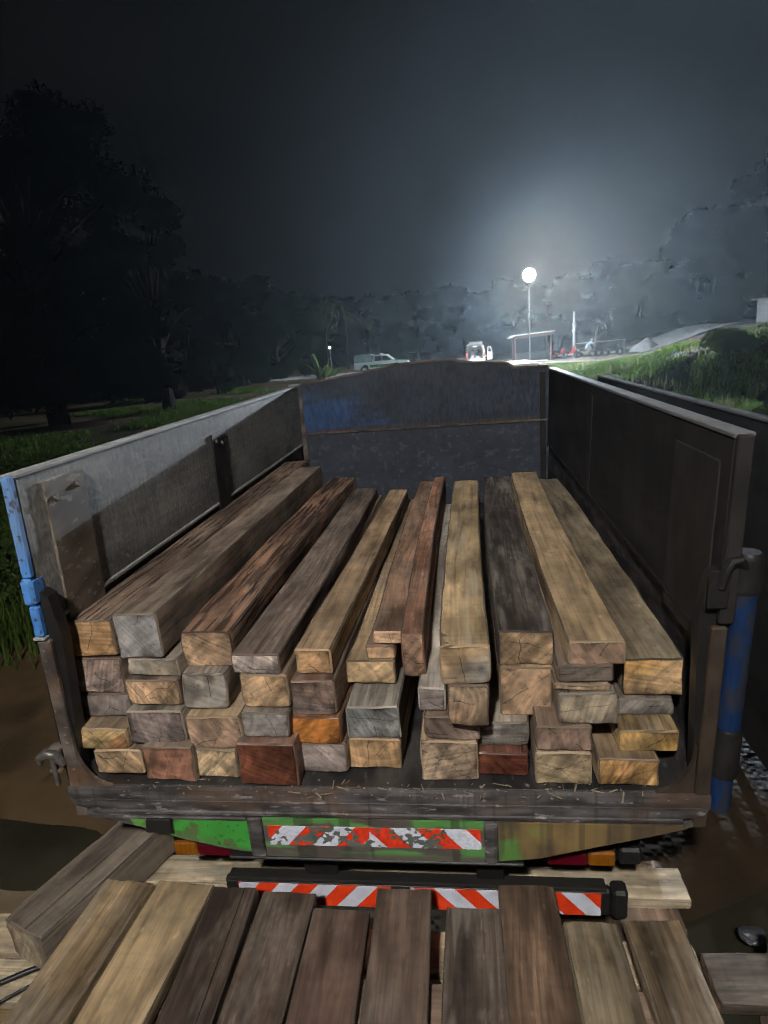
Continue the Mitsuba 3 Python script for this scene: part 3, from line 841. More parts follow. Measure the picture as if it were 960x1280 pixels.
# rear frame: posts, sill, tape
YR = .03
for sd in (-1, 1):
    xi = XL0 if sd < 0 else XR0
    o = lambda d0, d1: (min(xi + sd * d0, xi + sd * d1), max(xi + sd * d0, xi + sd * d1))
    a, b = o(-.018, .030)
    add('rear_post', lean(bx(a, b, YR - .028, YR - .001, 1.03, 1.79, .006)), 'post_steel' if sd < 0 else 'post_brown_shaded', parent=TK)
    q = np.linspace(0, np.pi / 2, 9)
    cw, chh = .125, .19
    gus = [(xi - sd * .019, 1.1695)] + [(xi - sd * (.019 + cw * (1 - math.sin(t))), 1.1695 + chh * (1 - math.cos(t))) for t in q]
    add('corner_gusset', prism(gus if sd < 0 else gus[::-1], YR - .022, YR - .004), 'post_steel' if sd < 0 else 'post_brown_shaded', parent=TK)
    add('post_liner', lean(prism([(xi, 1.20), (xi - sd * .020, 1.20), (xi - sd * .052, 1.80), (xi - sd * .030, 1.95), (xi, 1.97)][::sd], YR - .003, YR + .05)), 'black_steel', parent=TK)
    if sd < 0:
        a, b = o(-.002, .034)
        add('end_plate', lean(bx(a, b, YR - .03, YR - .001, 2.03, 2.392, .006)), 'blue_worn', parent=TK)
        add('hinge_lug', lean(bx(a - .012, b, YR - .036, YR + .04, 1.925, 2.028, .012)), 'blue_worn', parent=TK)
        add('end_plate', lean(bx(a, b, YR - .03, YR - .001, 1.805, 1.923, .006)), 'blue_worn', parent=TK)
        add('end_cap', lean(bx(a - .006, b + .004, YR - .034, YR - .002, 1.7925, 1.8035, .003)), 'rim_steel', parent=TK)
    else:
        a, b = o(.0, .045)
        add('end_plate', lean(bx(a, b, YR - .03, YR - .001, 1.80, 2.392, .006)), 'plate_dark', parent=TK)
# fold-down gate's post on the right: blue tube with dark clamps
gx = 1.165
gp = add('gate_post', lean(tube([(gx, .03, 1.42), (gx, .03, 1.90)], .038, 16)), 'blue_deep', smooth=40, parent=TK)
add('lower_tube', lean(tube([(gx - .005, .03, 1.10), (gx - .005, .03, 1.235)], .038, 16)), 'blue_deep', smooth=40, parent=gp)
cl = lambda z0, z1: place(lathe([(0, z0), (.041, z0), (.046, z0 + .015), (.045, z1 - .02), (.034, z1), (0, z1)], 18), (gx, .03, 0))
add('clamp', lean(cl(1.235, 1.42)), 'black_steel', smooth=40, parent=gp)
add('clamp', lean(cl(1.90, 2.03)), 'black_steel', smooth=40, parent=gp)
add('arm', lean(tube([(1.150, .0, 1.99), (1.125, -.012, 2.02), (1.10, -.014, 2.015), (1.085, -.012, 1.98), (1.08, -.010, 1.93)], [.013, .014, .016, .017, .014], 8)), 'black_steel', smooth=40, parent=gp)
add('latch_plate', lean(bx(1.045, 1.105, -.010, .0005, 1.86, 1.985, .004)), 'black_steel', parent=gp)
add('lug', lean(bx(1.125, 1.145, .035, .06, 1.50, 1.55)), 'black_steel', parent=gp)
add('lug', lean(bx(1.125, 1.145, .035, .06, 1.80, 1.85)), 'black_steel', parent=gp)
# left latch hook
hk = add('latch_hook', tube([(-1.215, .0, 1.275), (-1.235, -.015, 1.325), (-1.265, -.02, 1.335), (-1.292, -.02, 1.315), (-1.297, -.02, 1.285)], [.014, .018, .019, .016, .008], 10), 'hook_steel', smooth=50, parent=TK)
add('pin', tube([(-1.25, -.012, 1.19), (-1.25, -.012, 1.31)], [.009, .010], 8), 'hook_steel', smooth=50, parent=hk)
add('bracket', bx(-1.275, -1.2225, -.012, .05, 1.24, 1.254), 'post_steel', parent=hk)
add('bracket', bx(-1.275, -1.2225, -.012, .05, 1.325, 1.337), 'post_steel', parent=hk)

sl = add('rear_sill', prism([(-1.222, 1.168), (-1.222, 1.12), (-1.20, 1.09), (-1.15, 1.0785), (1.05, 1.0785), (1.10, 1.09), (1.122, 1.12), (1.122, 1.168)], -.008, .0105), 'sill_steel', parent=TK)
add('ridge', bx(-1.19, 1.09, -.013, -.0085, 1.118, 1.125, .002), 'sill_steel', parent=sl)
add('ridge', bx(-1.14, 1.04, -.010, .0105, 1.053, 1.076, .006), 'sill_steel', parent=sl)


def curve(x0, z0, x1, z1, n, power):
    t = np.linspace(0, 1, n)
    return [(x0 + (x1 - x0) * a, z0 + (z1 - z0) * a ** power) for a in t]


low_l = [(-1.195, 1.035), (-.98, .988), (-.80, .930), (-.62, .886), (-.505, .872)]
low_r = [(.385, .866), (.55, .878), (.72, .925), (.95, .990), (1.10, 1.040)]
add('backing_plate', prism([(-1.205, 1.0505), *low_l, *low_r, (1.112, 1.0505)], 0.006, .02), 'sill_steel', parent=sl)
add('panel', prism([(-1.00, 1.038), (-.98, .998), (-.80, .944), (-.62, .900), (-.525, .889), (-.525, 1.036)], -.003, .005), 'sill_green', parent=sl)
add('panel', prism([(-.465, 1.042), (-.465, .868), (.36, .862), (.36, 1.042)], -.003, .005), 'sill_mid', parent=sl)
add('panel', prism([(.41, 1.040), (.41, .872), (.55, .888), (.72, .936), (.95, 1.0), (1.05, 1.030), (1.05, 1.040)], -.003, .005), 'sill_ochre', parent=sl)
add('rib', bx(-.523, -.467, -.012, .0055, .870, 1.046, .006), 'sill_steel', parent=sl)
add('rib', bx(.362, .408, -.012, .0055, .866, 1.046, .006), 'sill_steel', parent=sl)
add('rib', bx(-1.02, -.525, -.010, .0055, 1.032, 1.046, .004), 'sill_steel', parent=sl)
add('lower_flange', bx(-.62, .50, -.008, .03, .852, .865, .004), 'black_steel', parent=sl)
add('tab', place((block((.10, .012, .055), .003)[0], block((.10, .012, .055), .003)[1]), (-.87, -.022, 1.018), R=rot([1, 0, 0], -12)), 'black_steel', parent=sl)
tp = add('hazard_tape', bx(-.447, .348, -.0062, -.0036, .925, 1.012, .0005), 'tape_worn', parent=sl)

# underrun bar, lights
br = add('underrun_bar', bx(-.72, .84, .115, .155, .495, .622, .010), 'black_steel', parent=TK)
add('top_cover', bx(-.70, .82, .105, .16, .6235, .642, .005), 'rubber', parent=br)
add('end_box', bx(.842, .90, .10, .17, .495, .63, .012), 'black_steel', parent=br)
for x0, x1 in ((-.66, -.02), (.06, .80)):
    add('reflective_strip', bx(x0, x1, .1095, .1125, .506, .613, .0008), 'tape_new', parent=br)
for x0, x1 in ((-.375, -.235), (.325, .435)):
    hg = add('hanger', bx(x0, x1, .13, .20, .6435, 1.02, .006), 'black_steel', parent=br)
    for s_ in (-1, 1):
        add('bolt', tube([((x0 if s_ < 0 else x1) + s_ * .001, .15, .75), ((x0 if s_ < 0 else x1) + s_ * .028, .15, .75)], .011, 8), 'hook_steel', parent=hg)
for sg, parts in ((-1, (('amber_lens', -.915, -.815), ('red_lens', -.812, -.66))), (1, (('red_lens', .60, .748), ('amber_lens', .752, .85)))):
    lo, hi = min(p_[1] for p_ in parts), max(p_[2] for p_ in parts)
    tl = add('tail_light', bx(lo - .012, hi + .012, .135, .20, .732, .812, .01), 'black_steel', parent=TK)
    for m_, a, b in parts:
        add('lens', bx(a, b, .112, .1345, .740, .804, .010), m_, parent=tl)
add('reverse_lamp', bx(.868, .95, .125, .20, .735, .81, .01), 'black_steel', parent=TK)

# chassis, wheels, mud flaps, cab
for x in (-.42, .36):
    add('chassis_rail', bx(x, x + .09, .24, 5.9, .80, 1.02, .008), 'black_steel', parent=TK)
for y in (.5, 1.6, 2.7, 3.6):
    add('cross_bearer', bx(-1.2, 1.15, y, y + .08, 1.022, 1.088, .006), 'black_steel', parent=TK)
ax = add('rear_axle', tube([(-1.05, 1.35, .50), (1.05, 1.35, .50)], .09, 12), 'black_steel', parent=TK)


def wheel(x, y, parent, rim='zinc'):
    pr = [(.2, -.11), (.33, -.125), (.46, -.125), (.495, -.10), (.50, -.04), (.50, .04), (.495, .10), (.46, .125), (.33, .125), (.2, .11)]
    wk = add('wheel', place(lathe(pr, 28, 'x'), (x, y, .50)), 'rubber', smooth=35, parent=parent)
    add('rim', place(lathe([(.0, -.05), (.12, -.06), (.2, -.10), (.21, .10), (.12, .06), (0, .05)], 20, 'x'), (x, y, .50)), rim, smooth=35, parent=wk)
    return wk


for x in (-1.04, -.76, .72, 1.0):
    wheel(x, 1.35, TK)
for x in (-.95, .92):
    wheel(x, 5.0, TK)
for x0, x1 in ((-1.18, -.66), (.62, 1.12)):
    add('mud_flap', bx(x0, x1, .70, .712, .28, 1.0, .002), 'rubber', parent=TK)
cb = add('cab', prism([(4.25, .75), (5.75, .75), (5.82, 1.45), (5.5, 2.33), (5.35, 2.42), (4.35, 2.425), (4.25, 2.36)], -.98, 1.14, 'yz'), 'cab_paint', parent=TK)
add('rear_window', bx(-.6, .75, 4.235, 4.247, 1.75, 2.2, .003), 'glass_dark', parent=cb)
add('windscreen', place(bx(-.85, 1.0, -.006, .006, -.4, .4, .004), (0, 5.672, 1.92), R=rot([1, 0, 0], 20)), 'glass_dark', parent=cb)
add('roof_beacon', tube([(.40, 4.1, 2.47), (.40, 4.1, 2.53)], .05, 10), 'cab_paint', parent=cb)

# ------------------------------------------------------------------ neighbouring truck bed on the right
NT = thing('steel_barrier', 'long dark steel side panel standing on posts beyond the right side wall', 'barrier')
pn = add('panel', bx(1.90, 1.935, -.2, 5.3, .35, 2.18, .005), 'wall_right', parent=NT)
add('top_rail', bx(1.89, 1.945, -.2, 5.3, 2.182, 2.20, .004), 'rail_right', parent=pn)
for y in (.4, 1.7, 3.0, 4.3, 5.2):
    add('post', bx(1.938, 2.0, y, y + .06, -.15, 2.14, .004), 'black_steel', parent=NT)

# ------------------------------------------------------------------ foreground planks and bearers
PB = 'planks laid side by side in the foreground'
# x of the left and right edge at the far end, y of the far end, yaw, top z, wood, label
PLANKS = [  # third to eighth: darker wood, with a standing figure's shadow put into the colour
    (-1.175, -0.96, 0.022, 0.085, 0.7, W(TAN, (.24, .185, .115), TAN, .2, .12, .25), 'rough pale tan plank at the left edge of the foreground planks'),
    (-0.955, -0.716, 0.022, 0.055, 0.702, W(TAN, (.255, .20, .125), TAN, .2, .10, .2), 'pale tan plank second from the left, beside the dark ones'),
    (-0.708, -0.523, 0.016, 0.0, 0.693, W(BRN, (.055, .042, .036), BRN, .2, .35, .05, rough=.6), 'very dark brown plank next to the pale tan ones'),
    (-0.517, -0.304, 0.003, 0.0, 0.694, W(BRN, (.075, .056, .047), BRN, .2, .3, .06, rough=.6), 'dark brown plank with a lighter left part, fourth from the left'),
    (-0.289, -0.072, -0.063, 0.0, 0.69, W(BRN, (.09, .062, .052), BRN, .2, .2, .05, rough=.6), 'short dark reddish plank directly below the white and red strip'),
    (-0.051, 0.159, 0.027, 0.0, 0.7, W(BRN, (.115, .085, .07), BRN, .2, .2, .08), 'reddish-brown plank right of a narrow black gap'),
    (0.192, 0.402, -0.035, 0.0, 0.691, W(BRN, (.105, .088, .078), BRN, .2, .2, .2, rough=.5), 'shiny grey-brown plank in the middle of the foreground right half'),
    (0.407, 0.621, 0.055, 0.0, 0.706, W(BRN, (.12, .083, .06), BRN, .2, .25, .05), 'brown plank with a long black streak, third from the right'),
    (0.63, 0.823, -0.072, 0.0, 0.692, W(TAN, (.17, .145, .10), TAN, .2, .15, .15), 'olive-grey plank second from the right'),
    (0.826, 1.024, -0.054, -0.05, 0.69, W(TAN, (.19, .15, .10), TAN, .2, .25, .1), 'tan plank with dark blotches at the right edge of the foreground'),
]
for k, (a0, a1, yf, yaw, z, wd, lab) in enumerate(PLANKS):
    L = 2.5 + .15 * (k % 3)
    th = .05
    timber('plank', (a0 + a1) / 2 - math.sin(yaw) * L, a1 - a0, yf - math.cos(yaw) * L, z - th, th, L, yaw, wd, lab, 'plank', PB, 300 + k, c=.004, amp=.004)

BE = 'bearers under the foreground planks'
PALE = W((.5, .43, .31), (.46, .41, .31), TAN, .2, .05, .35, blot=.6)


def cross(name, x0, x1, y, w, z, h, wd, lab, seed, group=None, skew=0.0, cat='board'):
    timber(name, x0, w, y, z, h, x1 - x0, math.pi / 2 + skew, wd, lab, cat, group, seed, c=.003, amp=.003)


cross('bearer_board', -1.15, 1.17, .272, .15, .445, .055, PALE, 'long pale board lying crosswise behind the red and white bumper strip', 401)
cross('bearer_board', -2.3, 1.12, -.02, .17, .40, .05, W((.5, .42, .3), (.42, .36, .27), TAN, .2, .08, .3, blot=.6), 'pale crosswise board under the planks, its left end below the grey beam', 402)
cross('bearer_board', 1.14, 2.0, -.06, .19, .40, .05, W(BRN, (.07, .06, .048), BRN, .2, .2, .1), 'weathered grey-brown board at the bottom right corner beside the puddle', 407)
cross('bearer_board', -2.3, 1.1, -.205, .17, .395, .05, PALE, 'paler second crosswise board sticking out left of the planks', 403)
cross('bearer_board', -2.1, 1.3, -.42, .22, .39, .05, W((.4, .29, .12), (.33, .24, .10), TAN, .2, .1, .1), 'yellow-brown crosswise board at the bottom left corner', 404)
cross('bearer_beam', -1.0, .98, -.36, .16, .442, .198, W(BRN, SB), 'dark squared beam carrying the foreground planks', 405, cat='beam')
cross('bearer_beam', -1.1, 1.0, -1.9, .16, .10, .53, W(BRN, SB), 'dark beam under the near end of the foreground planks', 406, cat='beam')
for k, (x, y, zt) in enumerate(((-1.0, .285, .44), (1.0, .285, .44), (-.9, -.2, .39), (.70, -.2, .39), (-2.0, -.2, .39), (-.9, -1.9, .10), (.8, -1.9, .10), (1.55, -.02, .40))):
    hh = zt + .06
    timber('support_block', x, .24, y - .16, zt - hh, hh - .002, .34, .05 * (k % 3), W(BRN, SB), 'squared timber block standing in mud under a crosswise board', 'block', BE, 420 + k, c=.006)

timber('beam', -1.41, .225, -.19, .505, .18, 1.30, .385, W((.30, .25, .18), (.165, .145, .125), TAN, .3, .2, .1), 'thick grey-brown squared beam slanting out from under the truck at left', 'beam', None, 450, c=.006)
timber('support_block', -1.12, .3, .45, -.05, .515, .3, .2, W(BRN, SB), 'squared timber block under the far end of the slanting grey beam', 'block', None, 451)
# black cable draped over the boards
cab_p = [(-1.02, -.04, .60), (-1.13, -.08, .57), (-1.22, -.10, .475), (-1.40, -.17, .463), (-1.55, -.25, .46), (-1.75, -.30, .46), (-2.0, -.36, .455)]
t_ = np.linspace(0, 1, 40)
from scipy.interpolate import CubicSpline
cs_ = CubicSpline(np.linspace(0, 1, len(cab_p)), np.array(cab_p))
tag(add('cable', tube(cs_(t_), .011, 7), 'cable', smooth=True), 'black cable draped over the pale boards at left', 'cable')
cab_q = [(-1.08, -.13, .60), (-1.22, -.14, .466), (-1.36, -.22, .463), (-1.5, -.33, .462), (-1.66, -.40, .46), (-1.9, -.48, .455)]
cs_ = CubicSpline(np.linspace(0, 1, len(cab_q)), np.array(cab_q))
tag(add('cable', tube(cs_(t_), .006, 7), 'cable', smooth=True), 'thinner dark cable below the thicker black one', 'cable')
# scrap of pale plastic in the puddle
m = trimesh.creation.icosphere(3, .05)
v = np.array(m.vertices)
v = v * (1 + .9 * (meshkit.fbm(v * 22, 3)[:, None] - .5)) * np.array([1.2, .8, .5])
tag(add('plastic_scrap', (v + np.array([1.53, .42, .07]), m.faces), 'plastic_scrap'), 'crumpled pale plastic scrap in the puddle at right', 'plastic')

# ------------------------------------------------------------------ plants
def blades(pts, h, w, seed, lean=.5):
    rng = np.random.default_rng(seed)
    n = len(pts)
    a = rng.uniform(0, 2 * np.pi, n)
    d = np.stack([np.cos(a), np.sin(a), np.zeros(n)], -1)
    s = np.stack([-np.sin(a), np.cos(a), np.zeros(n)], -1)
    hh = (h * rng.uniform(.5, 1.2, n))[:, None]
    le = (lean * rng.uniform(.1, 1, n))[:, None]
    ww = (w * rng.uniform(.6, 1.3, n))[:, None]
    up = np.array([0, 0, 1.0])
    p0, p1 = pts - s * ww / 2, pts + s * ww / 2
    mid = pts + up * hh * .6 + d * hh * le * .35
    tip = pts + up * hh * (1 - .35 * le) + d * hh * le
    V = np.stack([p0, p1, mid + s * ww * .4, mid - s * ww * .4, tip], 1).reshape(-1, 3)
    o = np.arange(n)[:, None] * 5
    F = np.concatenate([o + [0, 1, 2], o + [0, 2, 3], o + [3, 2, 4]])
    return V, F


def scatter(n, x0, x1, y0, y1, seed, keep, clump=1.0):
    rng = np.random.default_rng(seed)
    P = np.column_stack([rng.uniform(x0, x1, n), rng.uniform(y0, y1, n)])
    P = P[keep(P[:, 0], P[:, 1], rng.random(n))]
    return np.column_stack([P, ground_z(P[:, 0], P[:, 1]) - .02])


def fb(x, y, f, s=0):
    return meshkit.fbm(np.stack([x * f, y * f, np.zeros_like(x)], -1), 3, s)


lp = scatter(90000, -11, -1.9, 2.6, 16, 1, lambda x, y, r: (r < 1.3 * ss(2.9, 4.6, y + .9 * (fb(x, y, 1.2) - .5)) * ss(.34, .56, fb(x, y, .7, 3)) * (1.15 - .05 * y)) & (x < -1.75))
lp2 = scatter(60000, -24, -3, 14, 46, 2, lambda x, y, r: r < .9 * ss(.46, .62, fb(x, y, .25, 4)))
g1, g2 = blades(lp, .46, .024, 5), blades(lp2, .3, .05, 6)
tag(add('grass', merge([g1, g2]), 'grass_leaf'), 'tall green grass growing left of the truck', 'grass', kind='stuff')
rp = scatter(90000, 3.4, 13, 5.5, 18, 3, lambda x, y, r: r < ss(3.2, 4.5, x) * ss(.40, .58, fb(x, y, .8, 7)))
rp2 = scatter(150000, 4, 30, 16, 48, 4, lambda x, y, r: r < .8 * ss(.40, .56, fb(x, y, .5, 8)))
tag(add('grass', merge([blades(rp, .30, .024, 7), blades(rp2, .26, .05, 8)]), 'grass_leaf'), 'bright lamplit grass covering the bank at right', 'grass', kind='stuff')
rp3 = scatter(26000, 4, 26, 10, 46, 5, lambda x, y, r: r < ss(.48, .66, fb(x, y, .7, 18)))
tag(add('dry_grass', blades(rp3, .36, .04, 9), 'grass_dry'), 'straw-coloured dry stalks among the bank grass', 'dry grass', kind='stuff')


def leaf_cards(P, size, rng, flat=.5):
    n = len(P)
    d = rng.normal(size=(n, 3))
    d /= np.linalg.norm(d, axis=1, keepdims=True)
    e = rng.normal(size=(n, 3)) * np.array([1, 1, flat])
    e -= d * (e * d).sum(1, keepdims=True)
    e /= np.linalg.norm(e, axis=1, keepdims=True)
    s = (size * rng.uniform(.6, 1.4, n))[:, None]
    V = np.stack([P - d * s, P - d * s * .1 + e * s * .45, P + d * s, P - d * s * .1 - e * s * .45], 1).reshape(-1, 3)
    o = np.arange(n)[:, None] * 4
    return V, np.concatenate([o + [0, 1, 2], o + [0, 2, 3]])


rng = np.random.default_rng(91)
wc = scatter(2600, -12, -2.3, 3.2, 15, 21, lambda x, y, r: r < .9 * ss(.44, .60, fb(x, y, .6, 31)) * ss(3.0, 4.6, y))
P_w = np.vstack([c + np.column_stack([rng.normal(0, .16, 26), rng.normal(0, .16, 26), rng.uniform(.06, 1.0, 26) ** .8 * rng.uniform(.35, .85)]) for c in wc])
tag(add('weeds', leaf_cards(P_w, .055, rng, .8), 'bush_leaf'), 'tall leafy weeds standing among the grass left of the truck', 'weeds', kind='stuff')


def tree(name, x, y, h, spread, seed, n_leaf, size, label, group=None, leaf='tree_leaf', low=.25, trunk=True, cat='tree', blobs=26, core=.72):
    rng = np.random.default_rng(seed)
    k = thing(name, label, cat, group)
    z0 = float(ground_z(x, y))
    base = np.array([x, y, z0 - .2])
    C, Rr, limbs = [], [], []
    for b in range(blobs):
        t = rng.uniform(low, 1)
        prof = math.sqrt(max(0.02, 1 - ((t - .45) / .72) ** 2))
        a = rng.uniform(0, 6.283)
        r = spread * prof * math.sqrt(rng.uniform(.1, 1))
        c = base + np.array([r * math.cos(a), r * math.sin(a), h * t * .96 + .2])
        rad = spread * rng.uniform(.18, .38)
        c[2] = min(c[2], z0 + h - rad * .6)
        C.append(c)
        Rr.append(rad)
    C, Rr = np.array(C), np.array(Rr)
    P = []
    wgt = Rr ** 2 / (Rr ** 2).sum()
    for c, rad, w in zip(C, Rr, wgt):
        m = max(8, int(n_leaf * w))
        d = rng.normal(size=(m, 3))
        d /= np.linalg.norm(d, axis=1, keepdims=True)
        rr = rad * rng.uniform(.35, 1, m) ** .5 * (.7 + .6 * meshkit.noise(d * 2.3 + c, 3))
        P.append(c + d * rr[:, None] * np.array([1, 1, .72]))
    P = np.vstack(P)
    cores = []
    for c, rad in zip(C, Rr):
        m = trimesh.creation.icosphere(2, 1.0)
        vv = np.array(m.vertices)
        vv = vv * (core * (.35 + 1.0 * meshkit.fbm(vv * 2.6 + c, 3, 2)))[:, None]
        cores.append((vv * rad * np.array([1, 1, .72]) + c, np.array(m.faces)))
    V, F = merge([leaf_cards(P, size, rng), *cores])
    N = .3 * (V - (base + np.array([0, 0, h * .35]))) / h + np.array([0, -.45, .8])         # soft, even normals over the whole crown
    N /= np.linalg.norm(N, axis=1, keepdims=True) + 1e-9
    ck = uniq(f'{k}__crown')
    scene[ck] = {'type': 'ply', 'filename': meshkit.write_ply((V, F), normals=N), 'face_normals': False, 'bsdf': {'type': 'ref', 'id': 'mat_' + leaf}}
    if trunk:
        tr = [tube([base, base + [0, 0, h * .3], base + [.02 * h, .01 * h, h * .5], base + [.03 * h, 0, h * (.55 if name in ('forest_tree', 'hill_tree') else .86)]], [.035 * h, .026 * h, .017 * h, .005 * h], 8)]
        for c in C[::2] if name not in ('forest_tree', 'hill_tree') else ():
            s = base + np.array([0, 0, max(h * .2, (c[2] - base[2]) * .6)])
            mid = (s + c) / 2 + np.array([0, 0, .04 * h])
            tr.append(tube([s, mid, c], [.012 * h, .008 * h, .003 * h], 5))
        add('trunk', merge(tr), 'bark', parent=k, smooth=40)
    return k


tree('jungle_tree', -19.6, 27, 15.2, 5.6, 11, 26000, .17, 'tallest dark tree at the left edge of the picture', 'trees along the left side', blobs=46, low=.1)
tree('jungle_tree', -25.5, 29, 16, 5.5, 12, 12000, .2, 'dark tree at the far left, half outside the picture', 'trees along the left side', low=.1, blobs=34)
tree('jungle_tree', -15.6, 31, 11.2, 3.0, 13, 15000, .16, 'dark tree with branches reaching out right of the tallest tree', 'trees along the left side', blobs=34, low=.05)
tree('jungle_tree', -22.0, 49, 11.2, 5.0, 14, 14000, .24, 'rounded dark tree in the second rank behind the left field', 'trees along the left side', low=.05, blobs=34)
tree('jungle_tree', -18.6, 52, 9.3, 3.6, 15, 11000, .24, 'dark tree stepping down to the right in the left tree line', 'trees along the left side', low=.05, blobs=30)
tree('jungle_tree', -18.0, 62, 8.6, 4.2, 16, 10000, .26, 'low round dark tree left of the palms', 'trees along the left side', low=.05)
tree('jungle_tree', -31, 44, 13, 6, 17, 9000, .3, 'dark tree seen behind the tallest left tree', 'trees along the left side', low=.05)
tree('bush', -17.2, 42.5, 2.9, 1.5, 18, 3500, .15, 'pale green leafy bush in front of the left tree line', leaf='bush_leaf', low=.1, cat='bush', blobs=14)
tree('bush', -20.5, 40, 2.2, 1.6, 19, 2500, .15, 'smaller dark bush left of the pale leafy bush', leaf='tree_leaf', low=.1, cat='bush', blobs=12)
far_t = [(-12, 88, 9), (-5, 92, 9.5), (2, 94, 10), (9, 92, 10.5), (16, 94, 10), (23, 90, 9.5), (-20, 86, 10), (-30, 80, 12)]
for k, (x, y, h) in enumerate(far_t):
    tree('forest_tree', x, y, h, 5.2, 30 + k, 5200, .42, ('hazy forest tree behind the shorter palm', 'hazy forest tree right behind the pickup', 'hazy forest tree between the pickup and the van', 'hazy forest tree directly behind the lamp pole', 'hazy forest tree behind the parked motorcycles', 'hazy forest tree behind the gravel heap', 'dark forest tree behind the slender coconut palm', 'dark forest tree seen between the left field trees')[k], 'trees of the far forest line', low=.02, blobs=24)
rt = [(31, 58, 14.5, 6, 'tallest dark tree at the right edge of the picture'), (25.5, 64, 9.5, 5, 'dark hazy tree left of the tallest right tree'), (37, 52, 12, 5.5, 'dark tree at the far right behind the hut'),
      (21, 72, 7.5, 4.5, 'low dark tree behind the gravel heap'), (28, 74, 12, 5, 'dark tree rising behind the right tree line')]
for k, (x, y, h, sp, lab) in enumerate(rt):
    tree('hill_tree', x, y, h, sp, 50 + k, 9000, .3, lab, 'trees on the right slope', low=.02, blobs=30)


def palm(x, y, h, seed, label, n=13, fl=2.6):
    rng = np.random.default_rng(seed)
    k = thing('palm_tree', label, 'palm')
    z0 = float(ground_z(x, y))
    top = np.array([x + .3, y, z0 + h])
    add('trunk', tube([(x, y, z0 - .1), (x + .05, y, z0 + h * .5), top], [.17, .12, .09], 7), 'bark', parent=k, smooth=True)
    for j in range(n):
        a = j * 2.399 + rng.uniform(-.2, .2)
        el = rng.uniform(.1, 1.0)
        t = np.linspace(0, 1, 9)
        out = np.array([math.cos(a), math.sin(a), 0])
        C = top + np.outer(t * fl * math.cos(el * .8), out) + np.outer(fl * (math.sin(el) * t - 1.0 * t ** 2.2), [0, 0, 1])
        side = np.array([-math.sin(a), math.cos(a), 0])
        V, F = [], []
        for i in range(1, 9):
            for s in (-1, 1):
                ln = .55 * math.sin(.5 + 2.3 * t[i] * .9) + .15
                o = len(V)
                V += [C[i - 1], C[i], C[i] + side * s * ln + out * .25 - np.array([0, 0, .22])]
                F += [[o, o + 1, o + 2]]
        add('frond', (np.array(V), np.array(F)), 'tree_leaf', parent=k)


palm(-13.9, 68, 7.6, 1, 'slender coconut palm standing above the left tree line')
palm(-12.4, 73, 6.4, 2, 'shorter palm right of the slender coconut palm')
# broad-leaved clump with a small lamp above it
bk = thing('banana_plant', 'broad-leaved banana clump left of the green and white pickup', 'plant')
rng = np.random.default_rng(4)
for j in range(16):
    a, el, L = rng.uniform(0, 6.28), rng.uniform(.5, 1.35), rng.uniform(1.3, 2.6)
    t = np.linspace(0, 1, 7)
    out = np.array([math.cos(a), math.sin(a), 0])
    side = np.array([-math.sin(a), math.cos(a), 0])
    b = np.array([-10.9 + rng.uniform(-.8, .8), 51.5 + rng.uniform(-.5, .5), 0.0])
    C = b + np.outer(t * L * math.cos(el), out) + np.outer(L * math.sin(el) * t * 1.1 - .5 * L * t ** 3 * math.cos(el), [0, 0, 1])
    wd = .22 * np.sin(np.pi * np.clip(t * .85 + .1, 0, 1))
    V = np.vstack([C - side * wd[:, None], C, C + side * wd[:, None]])
    V[7:14, 2] -= .03
    F = []
    for i in range(6):
        for o in (0, 7):
            F += [[o + i, o + i + 1, o + 7 + i + 1], [o + i, o + 7 + i + 1, o + 7 + i]]
    add('leaf', (V, np.array(F)), 'bush_leaf', parent=bk)
tree('weed_clump', -1.42, 1.55, .62, .42, 61, 420, .045, 'leafy green weeds in the mud under the truck bed at left', leaf='bush_leaf', low=.05, trunk=False, cat='weeds', blobs=10)
tree('bush', 4.4, 47.5, .75, .5, 62, 500, .09, 'small yellow-green bush behind the headboard near the lamp', leaf='bush_leaf', low=.05, trunk=False, cat='bush', blobs=8)
for k, (x, y, h, sp) in enumerate(((11.0, 23.5, .75, 1.3), (13.6, 24.5, .7, 1.3), (9.0, 15.0, .8, .9), (12.0, 17.0, 1.0, 1.3), (7.2, 12.0, .65, .6), (15.5, 27, .9, 1.5))):
    tree('bank_shrub', x, y, h, sp, 70 + k, 3600, .075, ('leafy shrub on the crest of the bank', 'shrub on the crest behind the dark hollow', 'low dark shrub on the near slope of the bank', 'dark shrub in the shaded hollow of the bank',
         'bright weedy shrub at the near edge of the bank', 'far shrub on the right of the crest')[k], None, 'bush_leaf' if k in (0, 1, 4, 5) else 'tree_leaf', .05, False, 'shrub', 18, core=.12)

# ------------------------------------------------------------------ far objects
LP = thing('flood_lamp', 'lit white floodlight on a tall thin pole', 'lamp')
fx, fy, fz = FAR_LAMP
add('pole', tube([(fx, fy + .1, -.1), (fx, fy + .1, fz + .35)], [.07, .05], 10), 'pole_grey', parent=LP, smooth=40)
add('crossarm', bx(fx - .62, fx + .62, fy + .15, fy + .2, fz - .035, fz + .035), 'pole_grey', parent=LP)


